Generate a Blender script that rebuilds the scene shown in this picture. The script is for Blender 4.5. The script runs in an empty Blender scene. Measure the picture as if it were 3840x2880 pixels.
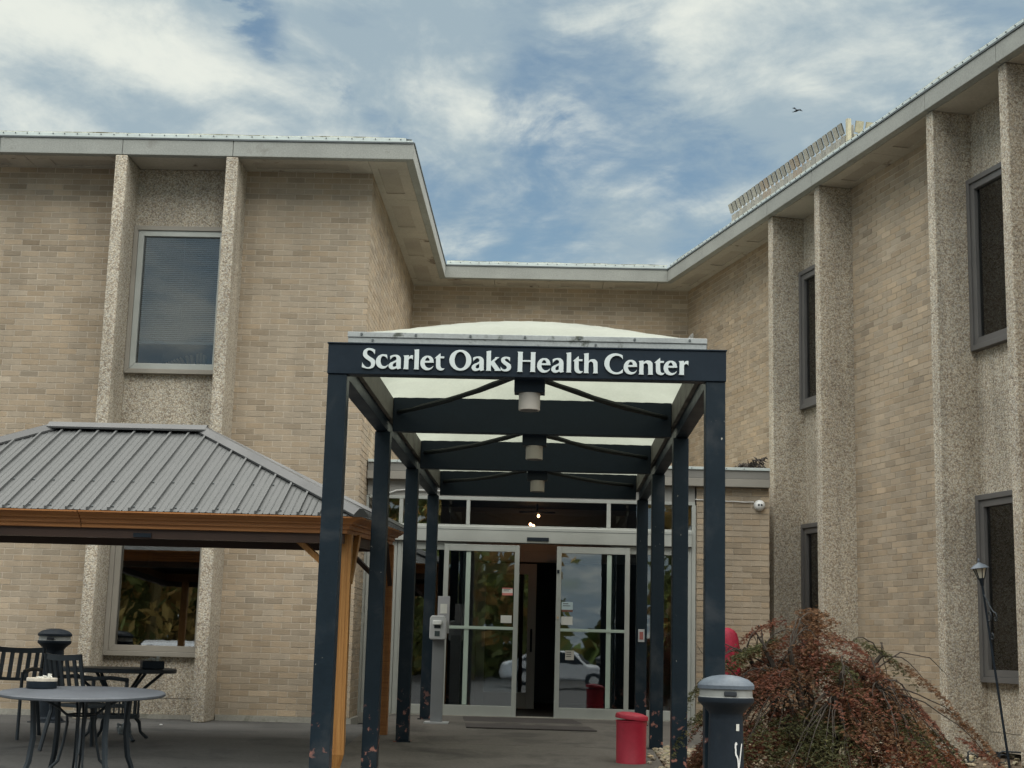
import bpy, bmesh, math, random
import numpy as np
from mathutils import Vector, Matrix
random.seed(7); rng = np.random.default_rng(7)
C = bpy.context.scene.collection
SC = bpy.context.scene
PI = math.pi

# ------------------------------------------------------------------ camera
def make_camera():
    yaw, p, r = (math.radians(a) for a in (-1.5418, 10.1154, 1.5313))
    f = Vector((math.sin(yaw)*math.cos(p), math.cos(yaw)*math.cos(p), math.sin(p)))
    rt = f.cross(Vector((0, 0, 1))).normalized(); up = rt.cross(f)
    rt2 = math.cos(r)*rt + math.sin(r)*up; up2 = -math.sin(r)*rt + math.cos(r)*up
    cam = bpy.data.cameras.new('camera'); cam.sensor_width = 36; cam.lens = 5483/3840*36
    cam.clip_start = .1; cam.clip_end = 5000
    o = bpy.data.objects.new('camera', cam); C.objects.link(o)
    M = Matrix.Identity(4)
    for i, v in enumerate((rt2, up2, -f)):
        for j in range(3): M[j][i] = v[j]
    M[2][3] = 1.0
    o.matrix_world = M
    SC.camera = o
make_camera()

# ------------------------------------------------------------------ light
SUN_EL, SUN_AZ = 83.0, 120.0           # sun behind cloud: one very broad, soft source
SKY_STRENGTH = .10
EXPOSURE = 2.32
CLOUD_GAIN = 1.0/SKY_STRENGTH/2**EXPOSURE
def N(nt, kind, loc=(0, 0), **kw):
    n = nt.nodes.new(kind)
    for k, v in kw.items():
        if k.startswith('i_'):
            key = k[2:]
            n.inputs[int(key) if key.isdigit() else key.replace('_', ' ')].default_value = v
        else: setattr(n, k, v)
    return n
def mathn(nt, op, a, b=None, clamp=False):
    n = nt.nodes.new('ShaderNodeMath'); n.operation = op; n.use_clamp = clamp
    for i, v in enumerate((a, b)):
        if v is None: continue
        if isinstance(v, (int, float)): n.inputs[i].default_value = v
        else: nt.links.new(v, n.inputs[i])
    return n.outputs[0]
def mixc(nt, fac, a, b, blend='MIX'):
    n = nt.nodes.new('ShaderNodeMix'); n.data_type = 'RGBA'; n.blend_type = blend
    for sock, v in ((n.inputs[0], fac), (n.inputs[6], a), (n.inputs[7], b)):
        if isinstance(v, (int, float)): sock.default_value = v
        elif isinstance(v, tuple): sock.default_value = (*v[:3], 1)
        else: nt.links.new(v, sock)
    return n.outputs[2]
def maprange(nt, v, a, b, c=0., d=1., smooth=False):
    n = nt.nodes.new('ShaderNodeMapRange'); n.clamp = True
    if smooth: n.interpolation_type = 'SMOOTHSTEP'
    nt.links.new(v, n.inputs[0])
    for i, x in zip((1, 2, 3, 4), (a, b, c, d)): n.inputs[i].default_value = x
    return n.outputs[0]
def noise(nt, vec, scale, detail=5, rough=.55, dist=0, dims='3D'):
    n = nt.nodes.new('ShaderNodeTexNoise'); n.noise_dimensions = dims
    n.inputs['Scale'].default_value = scale; n.inputs['Detail'].default_value = detail
    n.inputs['Roughness'].default_value = rough; n.inputs['Distortion'].default_value = dist
    if vec is not None: nt.links.new(vec, n.inputs['Vector'])
    return n.outputs[0]

def make_world():
    w = bpy.data.worlds.new('World'); SC.world = w; w.use_nodes = True
    nt = w.node_tree; nt.nodes.clear()
    out = N(nt, 'ShaderNodeOutputWorld'); bg = N(nt, 'ShaderNodeBackground')
    nt.links.new(bg.outputs[0], out.inputs[0]); bg.inputs['Strength'].default_value = SKY_STRENGTH
    sky = N(nt, 'ShaderNodeTexSky', sky_type='NISHITA', sun_disc=False)
    sky.sun_elevation = math.radians(SUN_EL); sky.sun_rotation = math.radians(SUN_AZ)
    sky.air_density = 1.0; sky.dust_density = 1.2; sky.ozone_density = 1.5
    tc = N(nt, 'ShaderNodeTexCoord')
    sep = N(nt, 'ShaderNodeSeparateXYZ'); nt.links.new(tc.outputs['Generated'], sep.inputs[0])
    x, y, z = sep.outputs
    den = mathn(nt, 'ADD', mathn(nt, 'MAXIMUM', z, 0.0), .12)
    px = mathn(nt, 'DIVIDE', x, den); py = mathn(nt, 'DIVIDE', y, den)
    cmb = N(nt, 'ShaderNodeCombineXYZ'); nt.links.new(px, cmb.inputs[0]); nt.links.new(py, cmb.inputs[1])
    mp = N(nt, 'ShaderNodeMapping'); nt.links.new(cmb.outputs[0], mp.inputs[0])
    mp.inputs['Rotation'].default_value = (0, 0, math.radians(38)); mp.inputs['Scale'].default_value = (1.0, .72, 1); mp.inputs['Location'].default_value = (3.1, 1.7, 0)
    n1 = noise(nt, mp.outputs[0], 1.15, 9, .56, .35)
    n2 = noise(nt, mp.outputs[0], 5.2, 7, .62, .5)
    n3 = noise(nt, mp.outputs[0], 11, 6, .62, .4)
    mp2 = N(nt, 'ShaderNodeMapping'); nt.links.new(cmb.outputs[0], mp2.inputs[0]); mp2.inputs['Rotation'].default_value = (0, 0, math.radians(-20)); mp2.inputs['Scale'].default_value = (1, 1.9, 1)
    n4 = noise(nt, mp2.outputs[0], 9.5, 5, .6, .25)
    dens = mathn(nt, 'ADD', mathn(nt, 'ADD', mathn(nt, 'MULTIPLY', n1, .70), mathn(nt, 'MULTIPLY', n2, .30)), mathn(nt, 'MULTIPLY', mathn(nt, 'SUBTRACT', n4, .5), .09))
    # where this day's larger clouds (+) and blue gaps (-) stand: direction, angular radius, amount
    for (dx, dy, dz), rad, amt in CLOUDS:
        v = Vector((dx, dy, dz)).normalized()
        d = N(nt, 'ShaderNodeVectorMath', operation='DISTANCE'); nt.links.new(tc.outputs['Generated'], d.inputs[0]); d.inputs[1].default_value = v
        wob = mathn(nt, 'ADD', d.outputs['Value'], mathn(nt, 'MULTIPLY', mathn(nt, 'SUBTRACT', mathn(nt, 'ADD', n2, n3), 1.), rad*2.2))
        m = maprange(nt, wob, rad*1.5, rad*.1, 0, amt, True)
        dens = mathn(nt, 'ADD', dens, m)
    mask = maprange(nt, dens, .325, .51, 0, 1, True)
    off = N(nt, 'ShaderNodeVectorMath', operation='ADD'); nt.links.new(cmb.outputs[0], off.inputs[0]); off.inputs[1].default_value = (.10, -.16, 0)
    mp3 = N(nt, 'ShaderNodeMapping'); nt.links.new(off.outputs[0], mp3.inputs[0])
    for k in ('Rotation', 'Scale', 'Location'): mp3.inputs[k].default_value = mp.inputs[k].default_value
    o1 = noise(nt, mp3.outputs[0], 1.15, 9, .56, .35); o2 = noise(nt, mp3.outputs[0], 5.2, 7, .62, .5)
    rim = mathn(nt, 'ADD', mathn(nt, 'MULTIPLY', mathn(nt, 'SUBTRACT', n1, o1), 1.5), mathn(nt, 'MULTIPLY', mathn(nt, 'SUBTRACT', n2, o2), .75))
    lit = noise(nt, mp.outputs[0], 2.0, 6, .55, .3)
    core = mathn(nt, 'ADD', mathn(nt, 'ADD', rim, mathn(nt, 'MULTIPLY', lit, .9)), .05)
    lum = maprange(nt, core, .34, .90, 0, 1, True)
    ccol = mixc(nt, lum, tuple(c*CLOUD_GAIN for c in (.36, .46, .52)), tuple(c*CLOUD_GAIN for c in (.84, .87, .79)))
    blue = mixc(nt, 1.0, sky.outputs[0], tuple(c/2**EXPOSURE for c in (1.10, 1.16, 1.02)), 'MULTIPLY')
    col = mixc(nt, mathn(nt, 'MULTIPLY', mask, .96), blue, ccol)
    nt.links.new(col, bg.inputs['Color'])
def at_dir(px, py):   # direction towards a point of the sky seen in the photograph
    M = SC.camera.matrix_world.to_3x3()
    return tuple(M @ Vector(((px-1920)/5483, -(py-1440)/5483, -1)).normalized())
CLOUDS = [(at_dir(150, 260), .10, .20), (at_dir(620, 330), .07, .20), (at_dir(1180, 430), .05, .16), (at_dir(560, 60), .05, .15),
          (at_dir(860, 60), .026, -.20), (at_dir(1000, 190), .020, -.17), (at_dir(1200, 270), .020, -.15), (at_dir(1340, 390), .016, -.13), (at_dir(1440, 500), .014, -.08),
          (at_dir(1960, 380), .030, -.05), (at_dir(2040, 560), .028, -.03), (at_dir(1640, 180), .04, .12), (at_dir(2950, 200), .08, .14),
          (at_dir(2330, 820), .03, .10), (at_dir(1750, 500), .03, .10)]
make_world()
sun = bpy.data.lights.new('sun', 'SUN'); sun.energy = 1.5; sun.angle = math.radians(118); sun.color = (1, .97, .89)
so = bpy.data.objects.new('sun', sun); C.objects.link(so)
el, az = math.radians(SUN_EL), math.radians(SUN_AZ)
sd = Vector((math.sin(az)*math.cos(el), math.cos(az)*math.cos(el), math.sin(el)))
so.rotation_euler = sd.to_track_quat('Z', 'Y').to_euler(); so.location = (0, 0, 30)
vs = SC.view_settings; vs.view_transform = 'Standard'; vs.look = 'None'; vs.gamma = 1; vs.exposure = EXPOSURE; vs.use_curve_mapping = False
SC.cycles.max_bounces = 8; SC.cycles.transparent_max_bounces = 12; SC.cycles.use_denoising = True
SC.cycles.sample_clamp_indirect = 6

# ------------------------------------------------------------------ materials
MATS = {}
def mat(name, base, rough=.6, var=.15, vs=3., fine=0, fs=60., bump=0., bs=60., metallic=0., spec=.4, tint=False, stain=None, coord='Object', trans=None, streak=0):
    """base colour broken up by noise (var at scale vs, fine at scale fs); stain = (colour, scale, lo, hi)"""
    if name in MATS: return MATS[name]
    m = bpy.data.materials.new(name); m.use_nodes = True; nt = m.node_tree
    b = nt.nodes['Principled BSDF']
    tc = N(nt, 'ShaderNodeTexCoord'); vec = tc.outputs['Object' if coord == 'world' else coord]
    if coord == 'world': vec = N(nt, 'ShaderNodeNewGeometry').outputs['Position']
    col = tuple(base)
    if tint:
        at = N(nt, 'ShaderNodeAttribute', attribute_name='tint'); colsock = at.outputs['Color']
        col = mixc(nt, 1., tuple(base), colsock, 'MULTIPLY')
    n = noise(nt, vec, vs, 6, .6)
    k = maprange(nt, n, .3, .7, 1-var, 1+var)
    if fine:
        n2 = noise(nt, vec, fs, 3, .6)
        k = mathn(nt, 'MULTIPLY', k, maprange(nt, n2, .3, .7, 1-fine, 1+fine))
    if streak:      # rain streaks: long in z
        mp = N(nt, 'ShaderNodeMapping'); nt.links.new(vec, mp.inputs[0]); mp.inputs['Scale'].default_value = (2.6, 2.6, .22)
        k = mathn(nt, 'MULTIPLY', k, maprange(nt, noise(nt, mp.outputs[0], 1, 7, .62), .35, .68, 1+streak*.5, 1-streak))
    kc = N(nt, 'ShaderNodeCombineColor')
    for i in range(3): nt.links.new(k, kc.inputs[i])
    col = mixc(nt, 1., col, kc.outputs[0], 'MULTIPLY')
    if stain:
        for sc_, ss, lo, hi, *zf in ([stain] if not isinstance(stain, list) else stain):
            s = maprange(nt, noise(nt, vec, ss, 8, .65, .4), lo, hi, 0, 1)
            if zf:      # chipped where feet and trolleys knock: below this height
                sp = N(nt, 'ShaderNodeSeparateXYZ'); nt.links.new(vec, sp.inputs[0]); s = mathn(nt, 'MULTIPLY', s, maprange(nt, sp.outputs[2], zf[0], zf[0]-.35, 0, 1))
            col = mixc(nt, s, col, tuple(sc_))
    nt.links.new(col, b.inputs['Base Color'])
    rr = maprange(nt, n, .3, .7, max(0, rough-.08), min(1, rough+.08)); nt.links.new(rr, b.inputs['Roughness'])
    b.inputs['Metallic'].default_value = metallic; b.inputs['Specular IOR Level'].default_value = spec
    if bump:
        bp = N(nt, 'ShaderNodeBump'); bp.inputs['Strength'].default_value = bump; bp.inputs['Distance'].default_value = .004
        nt.links.new(noise(nt, vec, bs, 4, .6), bp.inputs['Height']); nt.links.new(bp.outputs[0], b.inputs['Normal'])
    if trans:
        out = nt.nodes['Material Output']; t = N(nt, 'ShaderNodeBsdfTranslucent'); nt.links.new(col, t.inputs[0])
        mx = N(nt, 'ShaderNodeMixShader'); mx.inputs[0].default_value = trans
        nt.links.new(b.outputs[0], mx.inputs[1]); nt.links.new(t.outputs[0], mx.inputs[2]); nt.links.new(mx.outputs[0], out.inputs[0])
    MATS[name] = m; return m
def aggregate(name, cols, scale):
    m = bpy.data.materials.new(name); m.use_nodes = True; nt = m.node_tree; b = nt.nodes['Principled BSDF']
    tc = N(nt, 'ShaderNodeTexCoord')
    wv = N(nt, 'ShaderNodeTexNoise'); wv.inputs['Scale'].default_value = 30; nt.links.new(tc.outputs['Object'], wv.inputs['Vector'])
    ad = N(nt, 'ShaderNodeVectorMath', operation='MULTIPLY_ADD'); nt.links.new(wv.outputs['Color'], ad.inputs[0]); ad.inputs[1].default_value = (.02,)*3
    nt.links.new(tc.outputs['Object'], ad.inputs[2])
    vo = N(nt, 'ShaderNodeTexVoronoi', feature='F1'); vo.inputs['Scale'].default_value = scale; nt.links.new(ad.outputs[0], vo.inputs['Vector'])
    sp = N(nt, 'ShaderNodeSeparateColor'); nt.links.new(vo.outputs['Color'], sp.inputs[0])
    cr = N(nt, 'ShaderNodeValToRGB'); cr.color_ramp.interpolation = 'LINEAR'
    nt.links.new(sp.outputs[0], cr.inputs[0]); el = cr.color_ramp.elements
    el[0].color = (*cols[0], 1); el[1].color = (*cols[-1], 1)
    for i, c in enumerate(cols[1:-1]): e = el.new((i+1)/(len(cols)-1)); e.color = (*c, 1)
    d = maprange(nt, vo.outputs['Distance'], .3, .9, 1.06, .62)
    kc = N(nt, 'ShaderNodeCombineColor')
    for i in range(3): nt.links.new(d, kc.inputs[i])
    col = mixc(nt, 1., cr.outputs[0], kc.outputs[0], 'MULTIPLY')
    mps = N(nt, 'ShaderNodeMapping'); nt.links.new(tc.outputs['Object'], mps.inputs[0]); mps.inputs['Scale'].default_value = (5, 5, .35)
    big = mathn(nt, 'MULTIPLY', maprange(nt, noise(nt, tc.outputs['Object'], 1.3, 5), .3, .7, .86, 1.12), maprange(nt, noise(nt, mps.outputs[0], 1, 6, .6), .36, .68, 1.06, .80))
    k2 = N(nt, 'ShaderNodeCombineColor')
    for i in range(3): nt.links.new(big, k2.inputs[i])
    col = mixc(nt, 1., col, k2.outputs[0], 'MULTIPLY')
    nt.links.new(col, b.inputs['Base Color']); b.inputs['Roughness'].default_value = .8; b.inputs['Specular IOR Level'].default_value = .25
    bp = N(nt, 'ShaderNodeBump'); bp.invert = True; bp.inputs['Strength'].default_value = 1; bp.inputs['Distance'].default_value = .005
    nt.links.new(vo.outputs['Distance'], bp.inputs['Height']); nt.links.new(bp.outputs[0], b.inputs['Normal'])
    MATS[name] = m; return m
def glass(name, tint, ior=1.75):
    m = bpy.data.materials.new(name); m.use_nodes = True; nt = m.node_tree; nt.nodes.clear()
    out = N(nt, 'ShaderNodeOutputMaterial'); t = N(nt, 'ShaderNodeBsdfTransparent'); g = N(nt, 'ShaderNodeBsdfGlossy')
    t.inputs[0].default_value = (*tint, 1); g.inputs['Roughness'].default_value = .012
    tc = N(nt, 'ShaderNodeTexCoord'); bp = N(nt, 'ShaderNodeBump'); bp.inputs['Strength'].default_value = .05; bp.inputs['Distance'].default_value = .004
    nt.links.new(noise(nt, tc.outputs['Object'], 3.5, 2), bp.inputs['Height']); nt.links.new(bp.outputs[0], g.inputs['Normal'])
    fr = N(nt, 'ShaderNodeFresnel'); fr.inputs['IOR'].default_value = ior
    mx = N(nt, 'ShaderNodeMixShader'); nt.links.new(fr.outputs[0], mx.inputs[0]); nt.links.new(t.outputs[0], mx.inputs[1]); nt.links.new(g.outputs[0], mx.inputs[2])
    nt.links.new(mx.outputs[0], out.inputs[0]); MATS[name] = m; return m
def emit(name, col, s):
    m = bpy.data.materials.new(name); m.use_nodes = True; b = m.node_tree.nodes['Principled BSDF']
    b.inputs['Base Color'].default_value = (*col, 1); b.inputs['Emission Color'].default_value = (*col, 1); b.inputs['Emission Strength'].default_value = s
    MATS[name] = m; return m

M_brick = mat('tan_brick', (.372, .302, .222), .85, .08, 2.2, .10, 90, .5, 120, spec=.2, tint=True, coord='world', streak=.14)
M_mortar = mat('mortar', (.52, .455, .37), .95, .10, 3, .08, 120, .4, 160, spec=.1, coord='world', streak=.14)
M_agg = aggregate('exposed_aggregate', [(.25, .20, .155), (.42, .355, .27), (.52, .455, .355), (.62, .57, .47), (.47, .44, .385), (.36, .31, .25)], 66)
M_conc = mat('fascia_concrete', (.305, .315, .295), .85, .12, 1.6, .12, 55, .3, 90, spec=.2, stain=((.16, .15, .13), 2.2, .62, .80))
M_soffit = mat('soffit_board', (.42, .385, .33), .9, .12, 1.4, .08, 40, .25, 60, spec=.15, stain=((.15, .12, .095), 2.6, .60, .68))
M_recess = mat('soffit_recess', (.37, .335, .285), .9, .12, 1.8, .08, 40, .2, 60, spec=.15)
M_coping = mat('coping_metal', (.50, .56, .55), .45, .08, 2, .05, 40, spec=.5, stain=((.30, .33, .31), 3.5, .60, .75))
M_drip = mat('drip_edge', (.10, .115, .12), .5, .15, 3, spec=.4)
M_membrane = mat('roof_membrane', (.48, .49, .42), .8, .25, 4, .2, 30, .5, 20, spec=.2, stain=((.14, .13, .08), 3.3, .48, .60))
M_alum_light = mat('pale_aluminium', (.37, .385, .36), .42, .06, 3, spec=.5, metallic=.15)
M_alum_tan = mat('tan_grey_aluminium', (.26, .24, .205), .45, .08, 3, spec=.45)
M_alum_dark = mat('bronze_grey_aluminium', (.115, .112, .11), .45, .08, 3, spec=.45)
M_glass = glass('window_glass', (.84, .88, .90), 1.95)
M_glass_dark = glass('door_glass', (.76, .82, .84), 2.4)
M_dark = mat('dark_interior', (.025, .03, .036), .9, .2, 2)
M_blind = mat('mini_blind', (.55, .57, .60), .6, .06, 2)
M_curtain = mat('curtain_cloth', (.085, .075, .066), .9, .1, 2)
M_shade = mat('roller_shade', (.05, .048, .052), .85, .06, 2)
M_navy = mat('navy_painted_steel', (.007, .015, .025), .45, .16, 2.2, .08, 30, .12, 30, spec=.25, stain=[((.10, .10, .11), 34, .735, .77)])
M_navy_low = mat('navy_painted_steel_chipped', (.006, .014, .022), .45, .16, 2.2, .08, 30, .12, 30, spec=.25, stain=[((.33, .15, .115), 13, .575, .60, .55), ((.030, .036, .042), 2.2, .52, .7), ((.40, .38, .34), 26, .695, .715)])
M_galv = mat('galvanised_curb', (.33, .355, .355), .5, .14, 4, .1, 60, .15, 50, spec=.4, metallic=.1, stain=[((.075, .085, .07), 7, .565, .66), ((.50, .52, .52), 3, .62, .72)])
M_curbin = mat('weathered_curb', (.14, .135, .12), .7, .25, 3, .1, 40, spec=.25, stain=((.07, .065, .055), 4, .5, .65))
M_dome = mat('white_fibreglass', (.47, .50, .43), .45, .08, 3, .04, 60, spec=.25, trans=.5, stain=((.50, .52, .44), 2.2, .60, .80))
M_letter = mat('white_sign_letter', (.58, .64, .64), .5, .05, 8, spec=.35)
M_rod = mat('brace_rod', (.012, .016, .017), .7, .4, 30, spec=.15, stain=((.06, .045, .03), 22, .62, .70))
M_lamp = mat('taupe_downlight', (.44, .41, .365), .55, .06, 4)
M_lens = mat('downlight_lens', (.10, .10, .10), .5)
M_roofmetal = mat('grey_standing_seam', (.070, .073, .073), .55, .10, 1.5, .05, 25, .1, 6, spec=.3)
M_ridge = mat('dark_ridge_cap', (.055, .056, .057), .42, .08, 2, spec=.45, metallic=.2)
def wood(name, a, b):
    m = bpy.data.materials.new(name); m.use_nodes = True; nt = m.node_tree; p = nt.nodes['Principled BSDF']
    tc = N(nt, 'ShaderNodeTexCoord'); mp = N(nt, 'ShaderNodeMapping'); nt.links.new(tc.outputs['Object'], mp.inputs[0])
    mp.inputs['Scale'].default_value = (60, 60, 1.6) if 'post' in name else (1.6, 14, 60)
    n = noise(nt, mp.outputs[0], 1, 6, .6, .6); col = mixc(nt, maprange(nt, n, .3, .72), a, b)
    nt.links.new(col, p.inputs['Base Color']); p.inputs['Roughness'].default_value = .5; p.inputs['Specular IOR Level'].default_value = .35
    MATS[name] = m; return m
M_wood = wood('honey_wood_post', (.46, .235, .075), (.27, .115, .032))
M_woodf = wood('brown_wood_fascia', (.42, .185, .062), (.24, .095, .032))
M_beam = mat('dark_brown_beam', (.05, .028, .02), .6, .2, 3)
M_patio = mat('patio_concrete', (.085, .084, .082), .85, .20, .8, .14, 30, .3, 70, spec=.25, stain=[((.05, .051, .052), 1.1, .50, .66), ((.125, .12, .113), 2.6, .62, .76), ((.03, .03, .03), 7, .66, .70)])
M_walk = mat('walk_concrete', (.118, .108, .097), .85, .16, .9, .14, 30, .3, 70, spec=.25, stain=[((.065, .06, .055), 1.3, .50, .66), ((.16, .15, .135), 3.1, .62, .74), ((.035, .033, .03), 9, .67, .70)])
M_kerb = mat('plinth_concrete', (.30, .29, .255), .9, .2, 2.5, .1, 40, .3, 60, stain=((.13, .14, .10), 3, .55, .72))
M_asphalt = mat('asphalt', (.055, .056, .058), .9, .2, .5, .2, 60, .5, 90)
M_soil = mat('mulch_soil', (.13, .095, .065), .95, .3, 3, .3, 40, .6, 50)
M_gravel = mat('river_gravel', (.30, .255, .195), .8, .15, 20, spec=.25, tint=True)
M_black = mat('black_plastic', (.012, .018, .026), .55, .2, 4, .1, 40, spec=.2, stain=[((.022, .026, .03), 5, .56, .72), ((.09, .09, .085), 40, .715, .735)])
M_cap = mat('weathered_black_plastic', (.085, .105, .13), .48, .2, 6, .12, 50, spec=.45)
M_cap2 = mat('smoker_band', (.24, .25, .24), .6, .15, 8, spec=.35, stain=((.10, .09, .08), 9, .58, .70))
M_white = mat('white_plastic', (.70, .71, .70), .45, .05, 6)
M_greyp = mat('light_grey_plastic', (.42, .43, .44), .5, .06, 6)
M_iron = mat('wrought_iron', (.022, .030, .038), .5, .25, 8, spec=.45)
M_tabletop = mat('slate_tabletop', (.075, .084, .098), .55, .18, 3, .14, 60, spec=.3)
M_red = mat('red_plastic', (.36, .020, .042), .42, .12, 4, .06, 30, spec=.4, stain=[((.20, .02, .03), 6, .60, .72), ((.42, .20, .18), 30, .70, .73)])
M_redcloth = mat('red_cover', (.36, .02, .05), .6, .25, 7, .1, 40, .8, 14)
M_orange = mat('orange_plastic', (.62, .11, .03), .4, .06, 5)
M_paper = mat('paper', (.60, .60, .56), .8, .06, 10)
M_pink = mat('pink_print', (.55, .20, .17), .8, .06, 10)
M_ink = mat('dark_ink', (.04, .04, .05), .8, .1, 10)
M_mat = mat('rubber_doormat', (.055, .048, .046), .9, .2, 3, .25, 120, .5, 120)
M_tan = mat('tan_book_card', (.55, .37, .22), .8, .2, 20)
M_bark = mat('maple_bark', (.060, .050, .042), .85, .3, 14, spec=.2)
M_leaf = mat('maple_leaf', (.15, .108, .080), .6, .2, 1.5, spec=.25, tint=True, trans=.3)
M_screen = mat('louvre_metal', (.31, .30, .265), .6, .2, 2, .1, 30, stain=((.20, .14, .085), 1.3, .60, .75))
M_screen_y = mat('louvre_metal_yellowed', (.40, .375, .28), .6, .2, 2, .1, 30)
M_bag = mat('grey_plastic_bag', (.25, .27, .28), .3, .3, 9, bump=1, bs=18)
M_bulb = emit('warm_bulb', (1, .45, .2), 6)
M_tree = mat('tree_foliage', (.19, .22, .085), .7, .35, .15, tint=True, trans=.25)
M_tan_tin = mat('ashtray_rim', (.55, .50, .42), .7, .25, 30)
# ------------------------------------------------------------------ mesh helpers
class Fr:            # a wall's frame: s along the wall, e out of it, z up
    def __init__(s, O, u, n): s.O = np.array(O, float); s.u = np.array(u, float); s.n = np.array(n, float); s.flip = np.cross(s.u, s.n)[2] < 0
    def p(s, a, e, z): return tuple(s.O + a*s.u + e*s.n + np.array((0, 0, z)))
W = Fr((0, 0, 0), (1, 0, 0), (0, 1, 0))
FL = Fr((0, 18.2, 0), (1, 0, 0), (0, -1, 0))                      # left front
FB = Fr((0, 24.2, 0), (1, 0, 0), (0, -1, 0))                      # back of the court
FT = Fr((-2.374, 18.2, 0), (0, 1, 0), (1, 0, 0))                  # return wall, s runs away from the front
A = math.radians(15.404)
FR_ = Fr((2.30, 24.2, 0), (math.sin(A), -math.cos(A), 0), (-math.cos(A), -math.sin(A), 0))   # right wing, s runs towards the road
FV = Fr((0, 19.0, 0), (1, 0, 0), (0, -1, 0))                      # entrance front
class MB:
    def __init__(s): s.v = []; s.f = []; s.t = []; s.tint = None
    def add(s, vs, fs, flip=False):
        b = len(s.v); s.v += [tuple(map(float, v)) for v in vs]
        for f in fs:
            s.f.append(tuple(b+i for i in (reversed(f) if flip else f)))
            s.t.append(s.tint)
    def box(s, a0, a1, e0, e1, z0, z1, fr=W, back=True):
        P = [fr.p(a, e, z) for z in (z0, z1) for a, e in ((a0, e0), (a1, e0), (a1, e1), (a0, e1))]
        F = [(3, 2, 1, 0), (4, 5, 6, 7), (0, 1, 5, 4), (1, 2, 6, 5), (2, 3, 7, 6), (3, 0, 4, 7)]
        if not back: F.pop(2)
        s.add(P, F, fr.flip); return s
    def prism(s, poly, z0, z1, fr=W):        # polygon in (s, e), extruded in z
        n = len(poly); P = [fr.p(a, e, z) for z in (z0, z1) for a, e in poly]
        ar = sum(poly[i][0]*poly[(i+1) % n][1]-poly[(i+1) % n][0]*poly[i][1] for i in range(n))
        F = [tuple(range(n-1, -1, -1)), tuple(range(n, 2*n))]+[(i, (i+1) % n, n+(i+1) % n, n+i) for i in range(n)]
        s.add(P, F, fr.flip ^ (ar < 0)); return s
    def slab(s, poly, e0, e1, fr=W):         # polygon in (s, z), extruded in e
        n = len(poly); P = [fr.p(a, e, z) for e in (e0, e1) for a, z in poly]
        F = [tuple(range(n)), tuple(range(2*n-1, n-1, -1))]+[(i, n+i, n+(i+1) % n, (i+1) % n) for i in range(n)]
        ar = sum(poly[i][0]*poly[(i+1) % n][1]-poly[(i+1) % n][0]*poly[i][1] for i in range(n))
        s.add(P, F, fr.flip ^ (ar < 0)); return s
    def tube(s, path, r, n=8, cap=True):
        P = [Vector(p) for p in path]; rs = r if isinstance(r, (list, tuple)) else [r]*len(P)
        ring = []; up = None
        for i, p in enumerate(P):
            t = (P[min(i+1, len(P)-1)]-P[max(i-1, 0)]).normalized()
            if up is None: up = t.orthogonal().normalized()
            else: up = (up-t*up.dot(t)).normalized()
            sd = t.cross(up)
            ring.append([p+(up*math.cos(2*PI*k/n)+sd*math.sin(2*PI*k/n))*rs[i] for k in range(n)])
        vs_ = [v for rg in ring for v in rg]; F = []
        for i in range(len(P)-1):
            for k in range(n): F.append((i*n+k, i*n+(k+1) % n, (i+1)*n+(k+1) % n, (i+1)*n+k))
        if cap: F += [tuple(range(n-1, -1, -1)), tuple((len(P)-1)*n+k for k in range(n))]
        s.add(vs_, F); return s
    def lathe(s, prof, c=(0, 0, 0), n=24, sx=1, sy=1, capb=True, capt=True):
        vs_ = [(c[0]+r*sx*math.cos(2*PI*k/n), c[1]+r*sy*math.sin(2*PI*k/n), c[2]+z) for r, z in prof for k in range(n)]
        F = [(i*n+k, i*n+(k+1) % n, (i+1)*n+(k+1) % n, (i+1)*n+k) for i in range(len(prof)-1) for k in range(n)]
        if capb: F.append(tuple(range(n-1, -1, -1)))
        if capt: F.append(tuple((len(prof)-1)*n+k for k in range(n)))
        s.add(vs_, F); return s
    def mitred(s, a0, a1, z0, z1, w, e0, e1, fr=W, gap=.0008):   # a frame of four mitred bars
        g = gap
        s.slab([(a0+g, z0), (a1-g, z0), (a1-w-g, z0+w), (a0+w+g, z0+w)], e0, e1, fr)
        s.slab([(a0+g, z1), (a1-g, z1), (a1-w-g, z1-w), (a0+w+g, z1-w)], e0, e1, fr)
        s.slab([(a0, z0+g), (a0+w, z0+w+g), (a0+w, z1-w-g), (a0, z1-g)], e0, e1, fr)
        s.slab([(a1, z0+g), (a1-w, z0+w+g), (a1-w, z1-w-g), (a1, z1-g)], e0, e1, fr)
        return s
    def mesh(s, name):
        me = bpy.data.meshes.new(name); me.from_pydata(s.v, [], s.f)
        if any(t is not None for t in s.t):
            a = me.attributes.new('tint', 'FLOAT_COLOR', 'CORNER'); buf = []
            for f, t in zip(s.f, s.t): buf += [*(t or (1, 1, 1)), 1.]*len(f)
            a.data.foreach_set('color', buf)
        me.update(); return me
    def build(s, name, m, parent=None, bevel=0, smooth=False, origin=None):
        me = s.mesh(name); me.materials.append(m)
        if smooth:
            me.polygons.foreach_set('use_smooth', [True]*len(me.polygons))
            try: me.set_sharp_from_angle(angle=math.radians(38))
            except Exception: pass
        return link(name, me, parent, bevel)
def link(name, me, parent=None, bevel=0):
    o = bpy.data.objects.new(name, me); C.objects.link(o)
    if parent: o.parent = parent
    if bevel:
        b = o.modifiers.new('bevel', 'BEVEL'); b.width = bevel; b.segments = 2; b.limit_method = 'ANGLE'; b.angle_limit = math.radians(50)
    return o
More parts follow.
